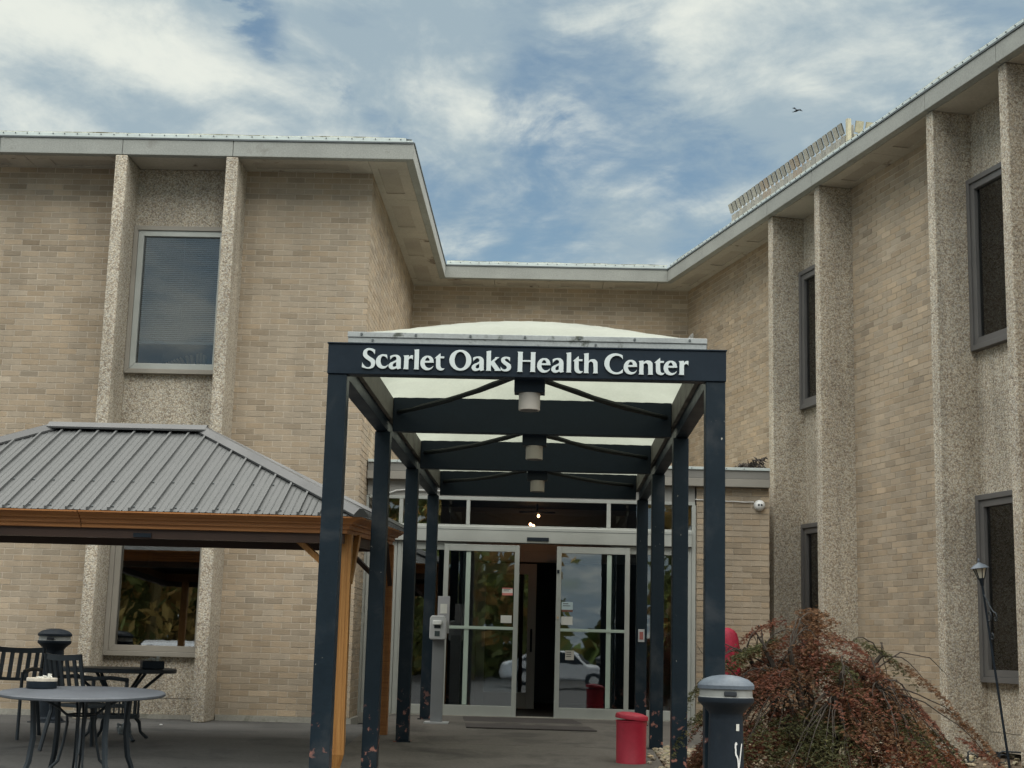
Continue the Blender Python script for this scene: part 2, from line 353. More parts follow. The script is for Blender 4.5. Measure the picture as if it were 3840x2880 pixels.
def thing(name, label, cat, loc=(0, 0, 0), rz=0, group=None):
    o = bpy.data.objects.new(name, None); C.objects.link(o); o.location = loc; o.rotation_euler = (0, 0, rz); o.empty_display_size = .1
    return tag(o, label, cat, group)
def tag(o, label, cat, group=None, kind=None):
    o['label'] = label; o['category'] = cat
    if group: o['group'] = group
    if kind: o['kind'] = kind
    return o
def struct(o): o['kind'] = 'structure'; return o
def kids(o): return [c for c in bpy.data.objects if c.parent == o]
def dup(o, parent=None):
    c = o.copy(); C.objects.link(c)
    if parent: c.parent = parent
    for k in KIDS.get(o.name, kids(o)): dup(k, c)
    return c
KIDS = {}
def box(*a, fr=W): return MB().box(*a, fr=fr)

# ------------------------------------------------------------------ ground
def gz(y): return 0. if y >= 15.1 else max(-.04*(15.1-y), -.604)
def sheet(x0, x1, ys, dz, thick=0):
    m = MB(); pr = [(y, gz(y)+dz) for y in ys]
    for (ya, za), (yb, zb) in zip(pr, pr[1:]):
        m.add([(x0, ya, za), (x1, ya, za), (x1, yb, zb), (x0, yb, zb)], [(0, 1, 2, 3)])
    return m
struct(sheet(-900, 900, [-900, 0, 15.1, 900], -.03).build('ground', M_asphalt))
struct(sheet(-16, -1.932, [7.2, 9.3, 11.4, 13.25], 0).build('patio', M_patio))
struct(sheet(-16, -1.932, [13.262, 15.1, 16.2, 18.2], 0).build('patio', M_patio))
def walk_z(y): return gz(y)+.006 if y < 15.1 else .006+.094*min(1, (y-15.1)/2.4)
def walkway():
    for ya, yb in ((7.2, 9.9), (9.912, 12.5), (12.512, 15.1), (15.112, 17.5), (17.5, 21.4)):
        m = MB(); x0, x1 = -1.92, 1.10 if yb < 15.5 else 1.9
        za, zb = walk_z(ya), walk_z(yb)
        P = [(x0, ya, za), (x1, ya, za), (x1, yb, zb), (x0, yb, zb), (x0, ya, -.8), (x1, ya, -.8), (x1, yb, -.8), (x0, yb, -.8)]
        m.add(P, [(0, 1, 2, 3), (4, 5, 1, 0), (5, 6, 2, 1), (6, 7, 3, 2), (7, 4, 0, 3)])
        struct(m.build('walkway', M_walk))
walkway()
struct(sheet(1.102, 9, [7.2, 9.3, 11.4, 13.4, 15.1, 24], -.015).build('planting_bed', M_soil))
def gravel():
    ico = bmesh.new(); bmesh.ops.create_icosphere(ico, subdivisions=1, radius=1); V = np.array([v.co for v in ico.verts]); F = [tuple(v.index for v in f.verts) for f in ico.faces]; ico.free()
    m = MB()
    for i in range(5200):
        if i < 60: x, y = 1.08-abs(random.gauss(0, .12)), random.uniform(9.5, 15)
        elif i < 3400: x, y = 1.12+abs(random.gauss(0, .45)), random.uniform(9.2, 18.9)
        else: x, y = random.uniform(1.1, 5), random.uniform(9.2, 18)
        r = random.uniform(.014, .034); sq = np.array((random.uniform(.8, 1.5), random.uniform(.8, 1.5), random.uniform(.5, .85)))*r
        a = random.uniform(0, 6.28); R = np.array(((math.cos(a), -math.sin(a), 0), (math.sin(a), math.cos(a), 0), (0, 0, 1)))
        k = random.uniform(.5, 1.35); m.tint = (k*random.uniform(.9, 1.1), k, k*random.uniform(.8, 1.05))
        m.add((V*sq*(1+rng.normal(0, .1, V.shape)))@R.T+np.array((x, y, gz(y)+r*(.25 if x > 1.1 else .6))), F)
    o = m.build('gravel', M_gravel, smooth=True); tag(o, 'tan river gravel lying beside the walkway under the canopy posts', 'gravel', kind='stuff')
gravel()

# ------------------------------------------------------------------ building
BL, BH, JT = .2370, .0752, .0115
B = thing('care_building', 'two storey tan brick building with pebbled concrete fins around the entrance court', 'building', (0, 0, 0))
def tintc():
    k = random.gauss(1, .062)
    if random.random() < .09: k *= random.uniform(.78, .90)
    if random.random() < .05: k *= random.uniform(1.10, 1.22)
    w_ = random.uniform(-.035, .035); return (k*(1+w_), k, k*(1-w_*1.3))
rest = MB()
variants = []
for i in range(12):
    m = MB(); m.tint = tintc(); h = (BL-JT)/2
    m.box(-h, h, -.02, random.uniform(.0025, .0055), 0, BH-JT, FL.__class__((0, 0, 0), (1, 0, 0), (0, -1, 0)), back=False)
    me = m.mesh('brick'); me.materials.append(M_brick); variants.append(me)
singles = [0]
def bricks(fr, s0, s1, z0, z1, off=0., dest=rest, single=None, parent=None, cnt=None, k0=0):
    k = k0; z = z0
    while z < z1-.02:
        a = s0-BL+((k % 2)*BL/2+off) % BL - BL
        zt = min(z+BH-JT, z1)
        while a < s1:
            x0, x1 = max(a+JT/2, s0), min(a+BL-JT/2, s1)
            if x1-x0 > .025:
                full = x1-x0 > BL-JT-.004 and zt-z > BH-JT-.003
                if full and single and single(a+BL/2, z) and cnt[0] < 300:
                    o = bpy.data.objects.new('brick', random.choice(variants)); C.objects.link(o); o.parent = parent
                    o.location = fr.p(a+BL/2, 0, z); o.rotation_euler = (0, 0, math.atan2(fr.u[1], fr.u[0])); cnt[0] += 1
                else:
                    dest.tint = tintc(); dest.box(x0, x1, -.02, random.uniform(.0025, .0055), z, zt, fr, back=False)
            a += BL
        z += BH; k += 1
SZ, TOP = 6.99, 7.195
def wall(fr, s0, s1, z0, z1, depth=.25): MB().box(s0, s1, -depth, 0, z0, z1, fr).build('wall', M_mortar, B)
wall(FL, -9.5, -5.58, 0, SZ); wall(FL, -4.01, -2.374, 0, SZ)
wall(FT, .25, 6.25, 0, SZ); wall(FB, -2.374, 2.30, 0, SZ)
wall(FR_, 0, 4.33, 0, SZ); wall(FR_, 5.95, 8.63, 0, SZ)
Z0 = .075
bricks(FL, -9.5, -5.577, Z0, SZ); bricks(FL, -4.013, -2.374+.006, Z0, SZ, single=lambda s, z: z > 3.35, parent=B, cnt=singles, off=.05)
bricks(FT, .0, 6.0, Z0, SZ, off=.1); bricks(FB, -2.374, 2.30, 3.0, SZ, off=.02)
bricks(FR_, 0, 4.335, Z0, SZ); bricks(FR_, 5.945, 8.635, Z0, SZ, off=.06)
for fr, s0, s1 in ((FL, -9.5, -5.6), (FL, -4.0, -2.36), (FR_, 5.9, 8.7)):
    MB().box(s0, s1, -.1, .035, -.05, .068, fr).build('plinth', M_kerb, B)
MB().box(-.04, .75, -.1, .035, -.05, .068, FT).build('plinth', M_kerb, B)

# fins and aggregate panels; a bay holds two windows
def fin(fr, s0, s1, e): MB().box(s0, s1, -.12, e, .0, SZ-.004, fr).build('fin', M_agg, B, bevel=.012)
for s0 in (-5.577, -4.166): fin(FL, s0, s0+.153, .58)
for s0 in (4.335, 5.795, 8.64, 10.085, 12.9): fin(FR_, s0, s0+.15, .47)
MB().box(-5.43, -4.16, -.1, .02, -.05, .05, FL).build('plinth', M_kerb, B)
def bay(fr, s0, s1, style):
    fm, sm = style
    def panel(z0, z1): MB().box(s0, s1, -.12, .0, z0, z1, fr).build('panel', M_agg, B)
    zs = ((.745, 2.70), (4.27, 6.205))
    panel(.052, .24); panel(.246, zs[0][0]+.02); panel(zs[0][1]-.02, zs[1][0]+.02); panel(zs[1][1]-.02, SZ-.004)
    wins = []
    for z0, z1 in zs:
        w_ = MB().mitred(s0+.004, s1-.004, z0, z1, .058, -.06, .085, fr).build('window', fm, B, bevel=.004)
        MB().mitred(s0+.064, s1-.064, z0+.060, z1-.060, .072, -.04, .066, fr).build('sash', sm, w_, bevel=.003)
        MB().box(s0+.10, s1-.10, .020, .026, z0+.1, z1-.1, fr).build('pane', M_glass, w_)
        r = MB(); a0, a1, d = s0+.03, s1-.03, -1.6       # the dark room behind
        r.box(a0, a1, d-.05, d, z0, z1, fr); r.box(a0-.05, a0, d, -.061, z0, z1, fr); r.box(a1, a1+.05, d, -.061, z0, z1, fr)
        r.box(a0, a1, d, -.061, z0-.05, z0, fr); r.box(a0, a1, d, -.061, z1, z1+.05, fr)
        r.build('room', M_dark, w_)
        wins.append(w_)
    return wins
M_glass_mirror = glass('reflective_window_glass', (.70, .75, .77), 2.7)
wl, wu = bay(FL, -5.424, -4.166, (M_alum_tan, M_alum_light))
for c in kids(wl):
    if c.name.startswith('sash'): c.data.materials[0] = M_alum_tan
    if c.name.startswith('pane'): c.data.materials[0] = M_glass_mirror
def blind(w_, fr, s0, s1, z0, z1):
    m = MB(); z = z1
    while z > z0:
        m.add([fr.p(s0, -.030, z), fr.p(s1, -.030, z), fr.p(s1, -.012, z-.022), fr.p(s0, -.012, z-.022)], [(0, 1, 2, 3)]); z -= .026
    m.box(s0, s1, -.04, -.008, z0-.03, z0-.005, fr)
    m.tube([fr.p((s0+s1)/2+.03, -.008, z1), fr.p((s0+s1)/2+.05, -.008, z0+.1)], .003, 5)
    m.build('blind', M_blind, w_)
blind(wu, FL, -5.33, -4.27, 4.70, 6.12)
def curtain(w_, fr, s0, s1, z0, z1, m_, e=-.12):
    n = 40; m = MB()
    for i in range(n):
        a, b_ = s0+(s1-s0)*i/n, s0+(s1-s0)*(i+1)/n
        ea, eb = e+.03*math.sin(i*1.3), e+.03*math.sin((i+1)*1.3)
        m.add([fr.p(a, ea, z0), fr.p(b_, eb, z0), fr.p(b_, eb, z1), fr.p(a, ea, z1)], [(0, 1, 2, 3)])
    m.build('curtain', m_, w_, smooth=True)
for s0, s1, st in ((4.485, 5.795, 'd'), (8.79, 10.085, 'c'), (10.235, 12.9, 'x')):
    if st == 'x':
        wall(FR_, s0, s1, 0, SZ); bricks(FR_, s0, s1, Z0, SZ); continue
    lo, up_ = bay(FR_, s0, s1, (M_alum_dark, M_alum_dark))
    if st == 'c': curtain(lo, FR_, s0+.35, s1-.3, .8, 2.65, M_curtain); curtain(up_, FR_, s0+.1, s0+.75, 4.3, 6.15, M_shade)
    else: curtain(lo, FR_, s0+.1, s1-.1, .8, 2.65, M_shade); curtain(up_, FR_, s0+.1, s1-.1, 4.3, 6.15, M_shade)

# eaves: soffit boards, precast fascia pieces, drip edge, coping strip with screws
OV = .58
def eave_run(fr, cuts, ov, ends, screws=True):
    """cuts: s positions of fascia joints from first to last; ends: how far the fascia line is mitred at either end"""
    for i, (a, b_) in enumerate(zip(cuts, cuts[1:])):
        g0 = .006 if i else 0; a0, a1 = a+g0, b_
        MB().prism([(a0+(ends[0] if i == 0 else 0), ov-.10), (a1+(ends[2] if i == len(cuts)-2 else 0), ov-.10), (a1+(ends[3] if i == len(cuts)-2 else 0), ov), (a0+(ends[1] if i == 0 else 0), ov)], SZ+.002, TOP, fr).build('fascia_panel', M_conc, B, bevel=.006)
    a0, a1 = cuts[0], cuts[-1]
    MB().prism([(a0+ends[0], ov-.11), (a1+ends[2], ov-.11), (a1+ends[3], ov+.012), (a0+ends[1], ov+.012)], TOP+.001, TOP+.022, fr).build('drip_edge', M_drip, B)
def coping(fr, s0, s1, ov, m0=0, m1=0):
    m = MB(); m.prism([(s0+m0, ov-.16), (s1+m1, ov-.16), (s1, ov-.025), (s0, ov-.025)], TOP+.023, TOP+.082, fr)
    m.build('coping', M_coping, B, bevel=.004)
    MB().prism([(s0+m0, ov-.2), (s1+m1, ov-.2), (s1, ov-.018), (s0, ov-.018)], TOP+.020, TOP+.046, fr).build('coping', M_coping, B)
    n = max(2, int((s1-s0)/.16)); me = MB(); L = s1-s0
    k = 60; top = []
    for i in range(k+1):
        s_ = s0+L*i/k; top.append((s_, ov-.035-.006*random.random(), TOP+.094+.004*math.sin(i*.5)+.004*random.random()))
    for p_, q_ in zip(top, top[1:]):
        me.add([fr.p(p_[0], p_[1], TOP+.082), fr.p(q_[0], q_[1], TOP+.082), fr.p(q_[0], q_[1], q_[2]), fr.p(p_[0], p_[1], p_[2]), fr.p(q_[0], q_[1]-.5, q_[2]+.02), fr.p(p_[0], p_[1]-.5, p_[2]+.02)], [(0, 1, 2, 3), (3, 2, 4, 5)], fr.flip)
    me.build('roof_edge_felt', M_membrane, B)
    sc = MB()
    for i in range(n+1):
        s_ = s0+.06+(L-.12)*i/n+random.uniform(-.012, .012)
        c = Vector(fr.p(s_, ov-.024, TOP+.066)); nn = Vector(fr.n)
        sc.tube([c, c+nn*.008], .0085, 6)
    o = sc.build('screw', M_drip, B); o['kind'] = 'stuff'
eave_run(FL, [-9.5, -7.07, -5.50, -4.09, -1.794], OV, (0, 0, -.10, 0))
coping(FL, -9.5, -1.90, OV)
FE = Fr((-2.374+OV, 18.2-OV, 0), (0, 1, 0), (1, 0, 0))            # eave line of the return, s from the corner
eave_run(FE, [0, 1.45, 2.9, 4.35, 6.0], 0, (.10, 0, .10, 0))
coping(FE, .10, 5.95, 0)
FBe = Fr((0, 24.2-OV, 0), (1, 0, 0), (0, -1, 0))
# the right wing's eave line: wall line offset by .54
OVR = .54
def eave_pt(d=0): # where the back eave meets the right wing's eave
    O = FR_.O+FR_.n*(OVR-d); t = (24.2-OV+d-O[1])/FR_.u[1]; return (O+t*FR_.u)[0], t
XJ, SJ = eave_pt(); XI, SI = eave_pt(.10)
eave_run(FBe, [-1.794, XJ], 0, (-.10, 0, XI-XJ, 0))
coping(FBe, -1.78, XJ-.01, 0)
eave_run(FR_, [SJ, 2.0, 4.45, 5.88, 8.74, 10.16, 12.95], OVR, (SI-SJ, 0, 0, 0))
coping(FR_, SJ+.02, 12.95, OVR)
def soffit(fr, s0, s1, e1, n, rec=True, dz=0.):
    L = (s1-s0)/n; e0 = 0.; z0, z1 = SZ-dz, SZ+.05-dz
    for i in range(n):
        a, b_ = s0+i*L+.004, s0+(i+1)*L-.004
        if rec:     # a board frame with a sunken field
            m = MB(); w_ = min(.28, L*.22); d0, d1 = e0+.09, e1-.14
            m.box(a, a+w_, e0, e1, z0, z1, fr); m.box(b_-w_, b_, e0, e1, z0, z1, fr)
            m.box(a+w_, b_-w_, e0, d0, z0, z1, fr); m.box(a+w_, b_-w_, d1, e1, z0, z1, fr)
            o = m.build('soffit_panel', M_soffit, B)
            MB().box(a+w_, b_-w_, d0, d1, z0+.012, z1-.004, fr).build('soffit_field', M_recess, o)
        else: MB().box(a, b_, e0, e1, z0, z1, fr).build('soffit_panel', M_soffit, B)
soffit(FL, -9.5, -5.43, OV-.10, 3); soffit(FL, -5.42, -4.17, OV-.10, 1, False); soffit(FL, -4.16, -2.374, OV-.10, 1)
soffit(Fr((-2.374, 18.2-OV+.10, 0), (0, 1, 0), (1, 0, 0)), 0, 6.48, OV-.10, 4)
soffit(FB, -1.894, 1.75, OV-.10, 4); soffit(FB, 1.752, 2.28, OV-.10, 1, False)
for a_, b_, n_, r_ in ((0, 4.33, 3, 1), (4.34, 5.94, 1, 0), (5.95, 8.63, 2, 1), (8.64, 10.08, 1, 0), (10.1, 13, 2, 1)): soffit(FR_, a_, b_, OVR-.10, n_, r_, .003)
rb = rest.build('brickwork', M_brick, B); rb['kind'] = 'stuff'
rf = MB(); zt = TOP-.05
rf.prism([(-9.5, 18.2-OV+.1), (-1.9, 18.2-OV+.1), (-1.9, 24.2-OV), (XJ, 24.2-OV+.08), (FR_.p(12.9, OVR-.1, 0)[0], FR_.p(12.9, OVR-.1, 0)[1]), (16, 13), (16, 34), (-9.5, 34)], zt-.03, zt+.03)
rf.build('roof', M_membrane, B)
MB().box(-9.5, 16, 33.8, 34, 0, zt-.04).build('wall', M_mortar, B); MB().box(-9.7, -9.5, 18.2, 34, 0, zt-.04).build('wall', M_mortar, B); MB().box(15.8, 16, 12, 33.7, 0, zt-.04).build('wall', M_mortar, B)
GLYPH={
'S':[[(855,1333,1),(847,997,1),(787,1089,0),(707,1187,0),(592,1264,0),(465,1296,0),(360,1251,0),(312,1136,0),(343,1003,0),(454,903,0),(612,801,0),(770,705,0),(873,594,0),(905,424,0),(873,253,0),(782,110,0),(632,30,0),(465,12,0),(268,33,0),(0,101,1),(5,481,1),(88,321,0),(205,196,0),(348,123,0),(488,126,0),(590,205,0),(613,333,0),(571,459,0),(440,570,0),(268,680,0),(123,805,0),(46,959,0),(43,1144,0),(115,1302,0),(250,1399,0),(430,1443,0),(656,1414,0)]],
'c':[[(741,1015,1),(788,675,1),(713,795,0),(612,870,0),(499,904,0),(390,845,0),(334,702,0),(324,546,0),(368,376,0),(457,251,0),(584,211,0),(722,242,0),(857,350,1),(839,259,1),(754,144,0),(646,65,0),(508,31,0),(340,50,0),(168,145,0),(50,298,0),(0,482,0),(14,666,0),(110,853,0),(272,985,0),(466,1037,0)]],
'a':[[(93,929,1),(236,983,0),(402,1021,0),(584,1011,0),(727,929,0),(807,802,0),(832,604,0),(833,377,0),(833,165,1),(872,81,1),(624,4,1),(546,88,1),(442,34,0),(304,-3,0),(149,22,0),(34,119,0),(0,260,0),(51,388,0),(172,490,0),(337,565,0),(473,639,0),(525,740,0),(479,852,0),(379,893,0),(269,847,0),(175,760,0),(95,659,1)],[(515,507,1),(384,438,0),(296,337,0),(300,224,0),(394,183,0),(518,229,1)]],
'r':[[(0,977,1),(362,1008,1),(362,857,1),(448,958,0),(530,1003,0),(655,1011,1),(660,665,1),(595,749,0),(510,784,0),(427,759,0),(369,687,1),(364,105,1),(378,26,1),(4,35,1),(55,141,1),(54,893,1)]],
'l':[[(0,1390,1),(345,1432,1),(361,121,1),(386,31,1),(15,34,1),(59,128,1),(50,1320,1)]],
'e':[[(919,517,1),(301,504,1),(316,385,0),(385,259,0),(500,168,0),(626,151,0),(764,197,0),(904,327,1),(861,199,0),(768,83,0),(631,10,0),(465,-14,0),(268,30,0),(110,154,0),(20,322,0),(0,492,0),(35,677,0),(140,849,0),(290,958,0),(470,996,0),(652,974,0),(795,878,0),(884,724,0)],[(315,640,1),(353,755,0),(420,841,0),(475,865,0),(546,830,0),(604,746,0),(622,647,1)]],
't':[[(398,1188,1),(414,967,1),(665,972,1),(661,833,1),(410,833,1),(413,578,0),(428,324,0),(483,183,0),(596,143,0),(720,160,1),(654,60,0),(559,1,0),(434,-10,0),(265,37,0),(149,162,0),(121,317,0),(103,827,1),(0,830,1)]],
'O':[[(1504,744,0),(1480,539,0),(1397,351,0),(1262,192,0),(1085,77,0),(882,15,0),(668,10,0),(461,64,0),(278,171,0),(133,323,0),(37,508,0),(0,711,0),(24,915,0),(106,1104,0),(241,1263,0),(418,1378,0),(622,1441,0),(836,1446,0),(1043,1392,0),(1227,1285,0),(1372,1132,0),(1467,947,0)],[(1142,741,0),(1131,581,0),(1090,434,0),(1021,310,0),(930,221,0),(826,174,0),(715,171,0),(607,214,0),(511,299,0),(434,419,0),(383,565,0),(362,724,0),(372,884,0),(414,1032,0),(482,1156,0),(573,1245,0),(678,1293,0),(789,1296,0),(897,1252,0),(993,1167,0),(1070,1047,0),(1121,901,0)]],
'k':[[(2,1384,1),(335,1442,1),(343,682,1),(614,920,1),(621,994,1),(932,1001,1),(823,914,0),(579,687,1),(1056,53,1),(592,42,1),(618,122,1),(358,456,1),(351,116,1),(381,38,1),(0,38,1),(48,124,1),(32,1314,1)]],
's':[[(638,994,1),(638,688,1),(580,780,0),(494,863,0),(396,904,0),(313,873,0),(301,802,0),(373,719,0),(528,623,0),(670,513,0),(724,373,0),(706,217,0),(598,87,0),(433,27,0),(239,23,0),(0,116,1),(12,371,1),(79,259,0),(179,177,0),(291,159,0),(401,210,0),(426,310,0),(367,407,0),(226,503,0),(83,627,0),(24,768,0),(48,910,0),(157,998,0),(322,1038,0),(490,1025,0)]],
'H':[[(20,1402,1),(388,1401,1),(370,1324,1),(374,828,1),(919,835,1),(918,1322,1),(897,1393,1),(1253,1392,1),(1233,1315,1),(1225,111,1),(1272,22,1),(866,19,1),(909,104,1),(913,713,1),(366,715,1),(359,92,1),(411,14,1),(0,14,1),(48,91,1),(50,1317,1)]],
'h':[[(0,1358,1),(352,1414,1),(350,856,1),(465,957,0),(603,994,0),(770,978,0),(897,868,0),(955,713,0),(964,120,1),(1007,23,1),(633,14,1),(687,100,1),(672,537,0),(635,735,0),(537,817,0),(440,801,0),(358,714,1),(346,107,1),(384,17,1),(10,15,1),(50,100,1),(48,1302,1)]],
'C':[[(1233,1302,1),(1256,1006,1),(1166,1117,0),(1012,1227,0),(817,1256,0),(596,1189,0),(432,1016,0),(358,788,0),(355,590,0),(414,393,0),(541,227,0),(722,132,0),(916,122,0),(1108,211,0),(1259,370,1),(1257,102,1),(1056,13,0),(835,-20,0),(585,2,0),(334,124,0),(124,331,0),(9,582,0),(0,808,0),(71,1036,0),(235,1238,0),(455,1370,0),(732,1424,0),(982,1396,0)]],
'n':[[(6,930,1),(349,974,1),(339,852,1),(455,940,0),(593,979,0),(759,966,0),(885,878,0),(950,739,0),(961,118,1),(990,6,1),(625,-2,1),(663,97,1),(647,506,0),(618,703,0),(526,780,0),(443,770,0),(346,711,1),(339,104,1),(368,-2,1),(0,-2,1),(49,98,1),(54,860,1)]],
}
TEXT=[('S',-1.2837),('c',-1.1903),('a',-1.1028),('r',-1.0038),('l',-0.9333),('e',-0.8874),('t',-0.7924),('O',-0.6910),('a',-0.5390),('k',-0.4425),('s',-0.3426),('H',-0.2308),('e',-0.0953),('a',0.0004),('l',0.0995),('t',0.1451),('h',0.2177),('C',0.3587),('e',0.4892),('n',0.5894),('t',0.6945),('e',0.7584),('r',0.8596)]
# ------------------------------------------------------------------ entrance vestibule
V = thing('entrance_vestibule', 'one storey glazed entrance lobby with sliding doors and grey metal parapet behind the canopy', 'entrance', (0, 0, 0))
VB = MB(); vc = [0]
vx1 = 2.86
MB().box(1.925, vx1, -.25, -.005, 0, 3.08, FV).build('wall', M_mortar, V)
bricks(FV, 1.93, vx1, .05, 3.08, off=.11, dest=VB, single=lambda s, z: s < 2.95, parent=V, cnt=vc)
for o in kids(V):
    pass
b_ = VB.build('brickwork', M_brick, V); b_['kind'] = 'stuff'
# parapet: lower band, upper band, white coping
MB().box(-2.36, vx1, -.3, .12, 3.085, 3.188, FV).build('parapet_band', mat('parapet_grey', (.27, .255, .225), .5, .06, 2, spec=.35), V, bevel=.004)
MB().box(-2.36, vx1, -.3, .095, 3.193, 3.300, FV).build('parapet_band', mat('parapet_grey_upper', (.20, .195, .18), .5, .06, 2, spec=.35), V, bevel=.004)
MB().box(-2.36, vx1, -.4, .115, 3.302, 3.338, FV).build('parapet_coping', M_coping, V, bevel=.003)
MB().box(2.62, 2.858, -4.4, -.256, 0, 3.08, FV).build('wall', M_mortar, V)
m = MB()
for i in range(22):
    c = Vector(FV.p(-2.2+i*.225, .115, 3.32)); m.tube([c, c+Vector((0, -.006, 0))], .007, 6)
o = m.build('screw', M_drip, V); o['kind'] = 'stuff'
MB().box(-2.36, vx1, -5.1, -.3, 3.05, 3.12, FV).build('roof', M_membrane, V)
MB().box(-2.36, 1.905, -.2, .0, 2.885, 3.082, FV).build('frieze_panel', mat('frieze_grey', (.29, .285, .265), .55, .06, 2), V)
MB().box(-2.37, -2.335, -.2, .0, .0, 2.88, FV).build('mullion', M_alum_light, V)
def bar(a0, a1, z0, z1, e0=-.06, e1=.02, m_=M_alum_light, name='mullion', par=V, bv=.003): return MB().box(a0, a1, e0, e1, z0, z1, FV).build(name, m_, par, bevel=bv)
bar(-2.33, 1.905, 2.842, 2.882); bar(-2.33, 1.905, 2.50, 2.522); bar(-1.935, -1.885, .105, 2.498); bar(-1.935, -1.885, 2.524, 2.84); bar(1.862, 1.915, .105, 2.840, e1=.03)
bar(-1.06, -1.012, 2.524, 2.84); bar(.762, .815, 2.524, 2.84)
for a0, a1 in ((-2.33, -1.936), (-1.884, -1.06), (-1.012, .762), (.815, 1.862)): MB().box(a0, a1, -.030, -.024, 2.52, 2.842, FV).build('transom_pane', M_glass_dark, V)
h_ = MB().box(-2.33, 1.86, -.09, .085, 2.297, 2.498, FV).build('door_operator', M_alum_light, V, bevel=.006)
MB().box(-1.88, 1.86, .0855, .088, 2.452, 2.457, FV).build('seam', M_drip, h_)
MB().box(-.262, .02, .086, .10, 2.326, 2.372, FV).build('motion_sensor', M_black, h_, bevel=.003)
def leaf(name, a0, a1, z0, z1, st, top, bot, e0, e1, mid=None, vert=None, m_=M_alum_light, rails=M_alum_light):
    d = MB(); d.box(a0, a0+st, e0, e1, z0, z1, FV); d.box(a1-st, a1, e0, e1, z0, z1, FV)
    d.box(a0+st, a1-st, e0, e1, z0, z0+bot, FV); d.box(a0+st, a1-st, e0, e1, z1-top, z1, FV)
    o = d.build(name, m_, V, bevel=.004); ec = (e0+e1)/2
    MB().box(a0+st-.005, a1-st+.005, ec-.003, ec+.003, z0+bot-.005, z1-top+.005, FV).build('pane', M_glass_dark, o)
    if mid: MB().box(a0+st, a1-st, ec-.014, e1-.004, mid-.019, mid+.019, FV).build('mid_rail', rails, o, bevel=.003)
    return o
M_green = mat('greenish_aluminium', (.38, .46, .40), .42, .06, 3, spec=.45)
dl = leaf('sliding_door', -1.325, -.352, .10, 2.265, .062, .085, .135, .028, .066, 1.205, rails=M_green)
dr = leaf('sliding_door', .128, 1.07, .10, 2.265, .062, .085, .135, .028, .066, 1.205, rails=M_green)
for o, x in ((dl, -1.04), (dr, .775)): MB().box(x, x+.06, .030, .052, .24, 2.175, FV).build('stile', M_green, o, bevel=.003)
leaf('sidelight', -2.33, -1.94, .11, 2.29, .05, .10, .12, -.03, .018)
leaf('sidelight', -1.885, -1.03, .11, 2.29, .05, .10, .12, -.03, .018)
leaf('sidelight', .82, 1.86, .11, 2.29, .05, .10, .12, -.03, .018)
MB().box(-2.36, 1.90, -.12, .10, -.02, .108, FV).build('threshold', M_kerb, V)
MB().box(.135, .165, .067, .075, 1.92, 1.965, FV).build('lock', M_black, dr)
MB().lathe([(.0, 0), (.014, 0), (.014, .01), (.0, .01)], capb=False, capt=False).build('thumb_turn', M_tan, dr).matrix_local = Matrix.Translation(FV.p(.155, .068, 1.36)) @ Matrix.Rotation(PI/2, 4, 'X')
# paper notices stuck to the panes: flat print
def notice(a, z, w_, h, m_, par, e=.0515, lines=0):
    o = MB().box(a, a+w_, e, e+.0015, z, z+h, FV).build('notice', m_, par)
    if lines:
        m = MB()
        for i in range(lines):
            zz = z+h*(.78-.22*i); m.box(a+w_*.12, a+w_*random.uniform(.6, .8), e+.0016, e+.0022, zz, zz+h*.07, FV)
        m.build('print', M_ink, o)
    return o
o = notice(-.565, 1.625, .135, .095, M_paper, dl, lines=2); MB().box(-.565, -.43, .0535, .0545, 1.625, 1.655, FV).build('print_band', M_pink, o); MB().box(-.565, -.43, .0535, .0545, 1.708, 1.720, FV).build('print_band', M_pink, o)
notice(-.575, 1.275, .14, .095, M_paper, dl)
o = notice(.20, 1.44, .145, .12, mat('pale_blue_paper', (.42, .52, .55), .8), dr, lines=2); MB().box(.20, .345, .0535, .0545, 1.435, 1.462, FV).build('print_band', mat('brown_print', (.16, .07, .05), .8), o)
notice(.20, 1.27, .145, .105, M_paper, dr)
notice(.26, .83, .11, .12, mat('grey_notice', (.40, .38, .34), .8), dr, lines=3)
# lobby interior
r = MB(); y0, y1 = 19.13, 23.9
r.box(-2.3, -2.2, y0, y1, .1, 3.0); r.box(2.5, 2.6, y0, y1, .1, 3.0); r.box(-2.2, 2.5, y1, y1+.1, .1, 3.0); r.box(-2.2, 2.5, y0, y1, 2.95, 3.0)
r.build('lobby_walls', mat('lobby_wall', (.11, .12, .13), .9, .15, 1.5), V)
MB().box(-2.2, 2.5, y0, y1, .06, .104).build('lobby_floor', mat('lobby_floor', (.075, .07, .066), .5, .2, 2), V)
FI = Fr((0, 21.2, 0), (1, 0, 0), (0, -1, 0))
m_in = mat('inner_door_grey', (.45, .43, .40), .5, .08, 2)
d = MB(); d.box(-1.16, -.99, -.05, .05, .1, 2.33, FI); d.box(-.99, 1.3, -.05, .05, 2.18, 2.33, FI); d.box(-2.2, -1.16, -.05, .05, 2.33, 2.95, FI); d.box(-1.16, 2.5, -.05, .05, 2.33, 2.95, FI); d.box(1.3, 1.42, -.05, .05, .1, 2.33, FI); d.box(-2.2, -2.0, -.05, .05, .1, 2.33, FI)
d.build('inner_frame', m_in, V, bevel=.004)
d = MB(); d.box(-.98, -.86, .055, .10, .12, 2.15, FI); d.box(-.26, -.14, .055, .10, .12, 2.15, FI); d.box(-.86, -.26, .055, .10, .12, .34, FI); d.box(-.86, -.26, .055, .10, 2.0, 2.15, FI)
idr = d.build('inner_door', m_in, V, bevel=.004)
MB().box(-.86, -.26, .07, .076, .34, 2.0, FI).build('pane', M_glass_dark, idr)
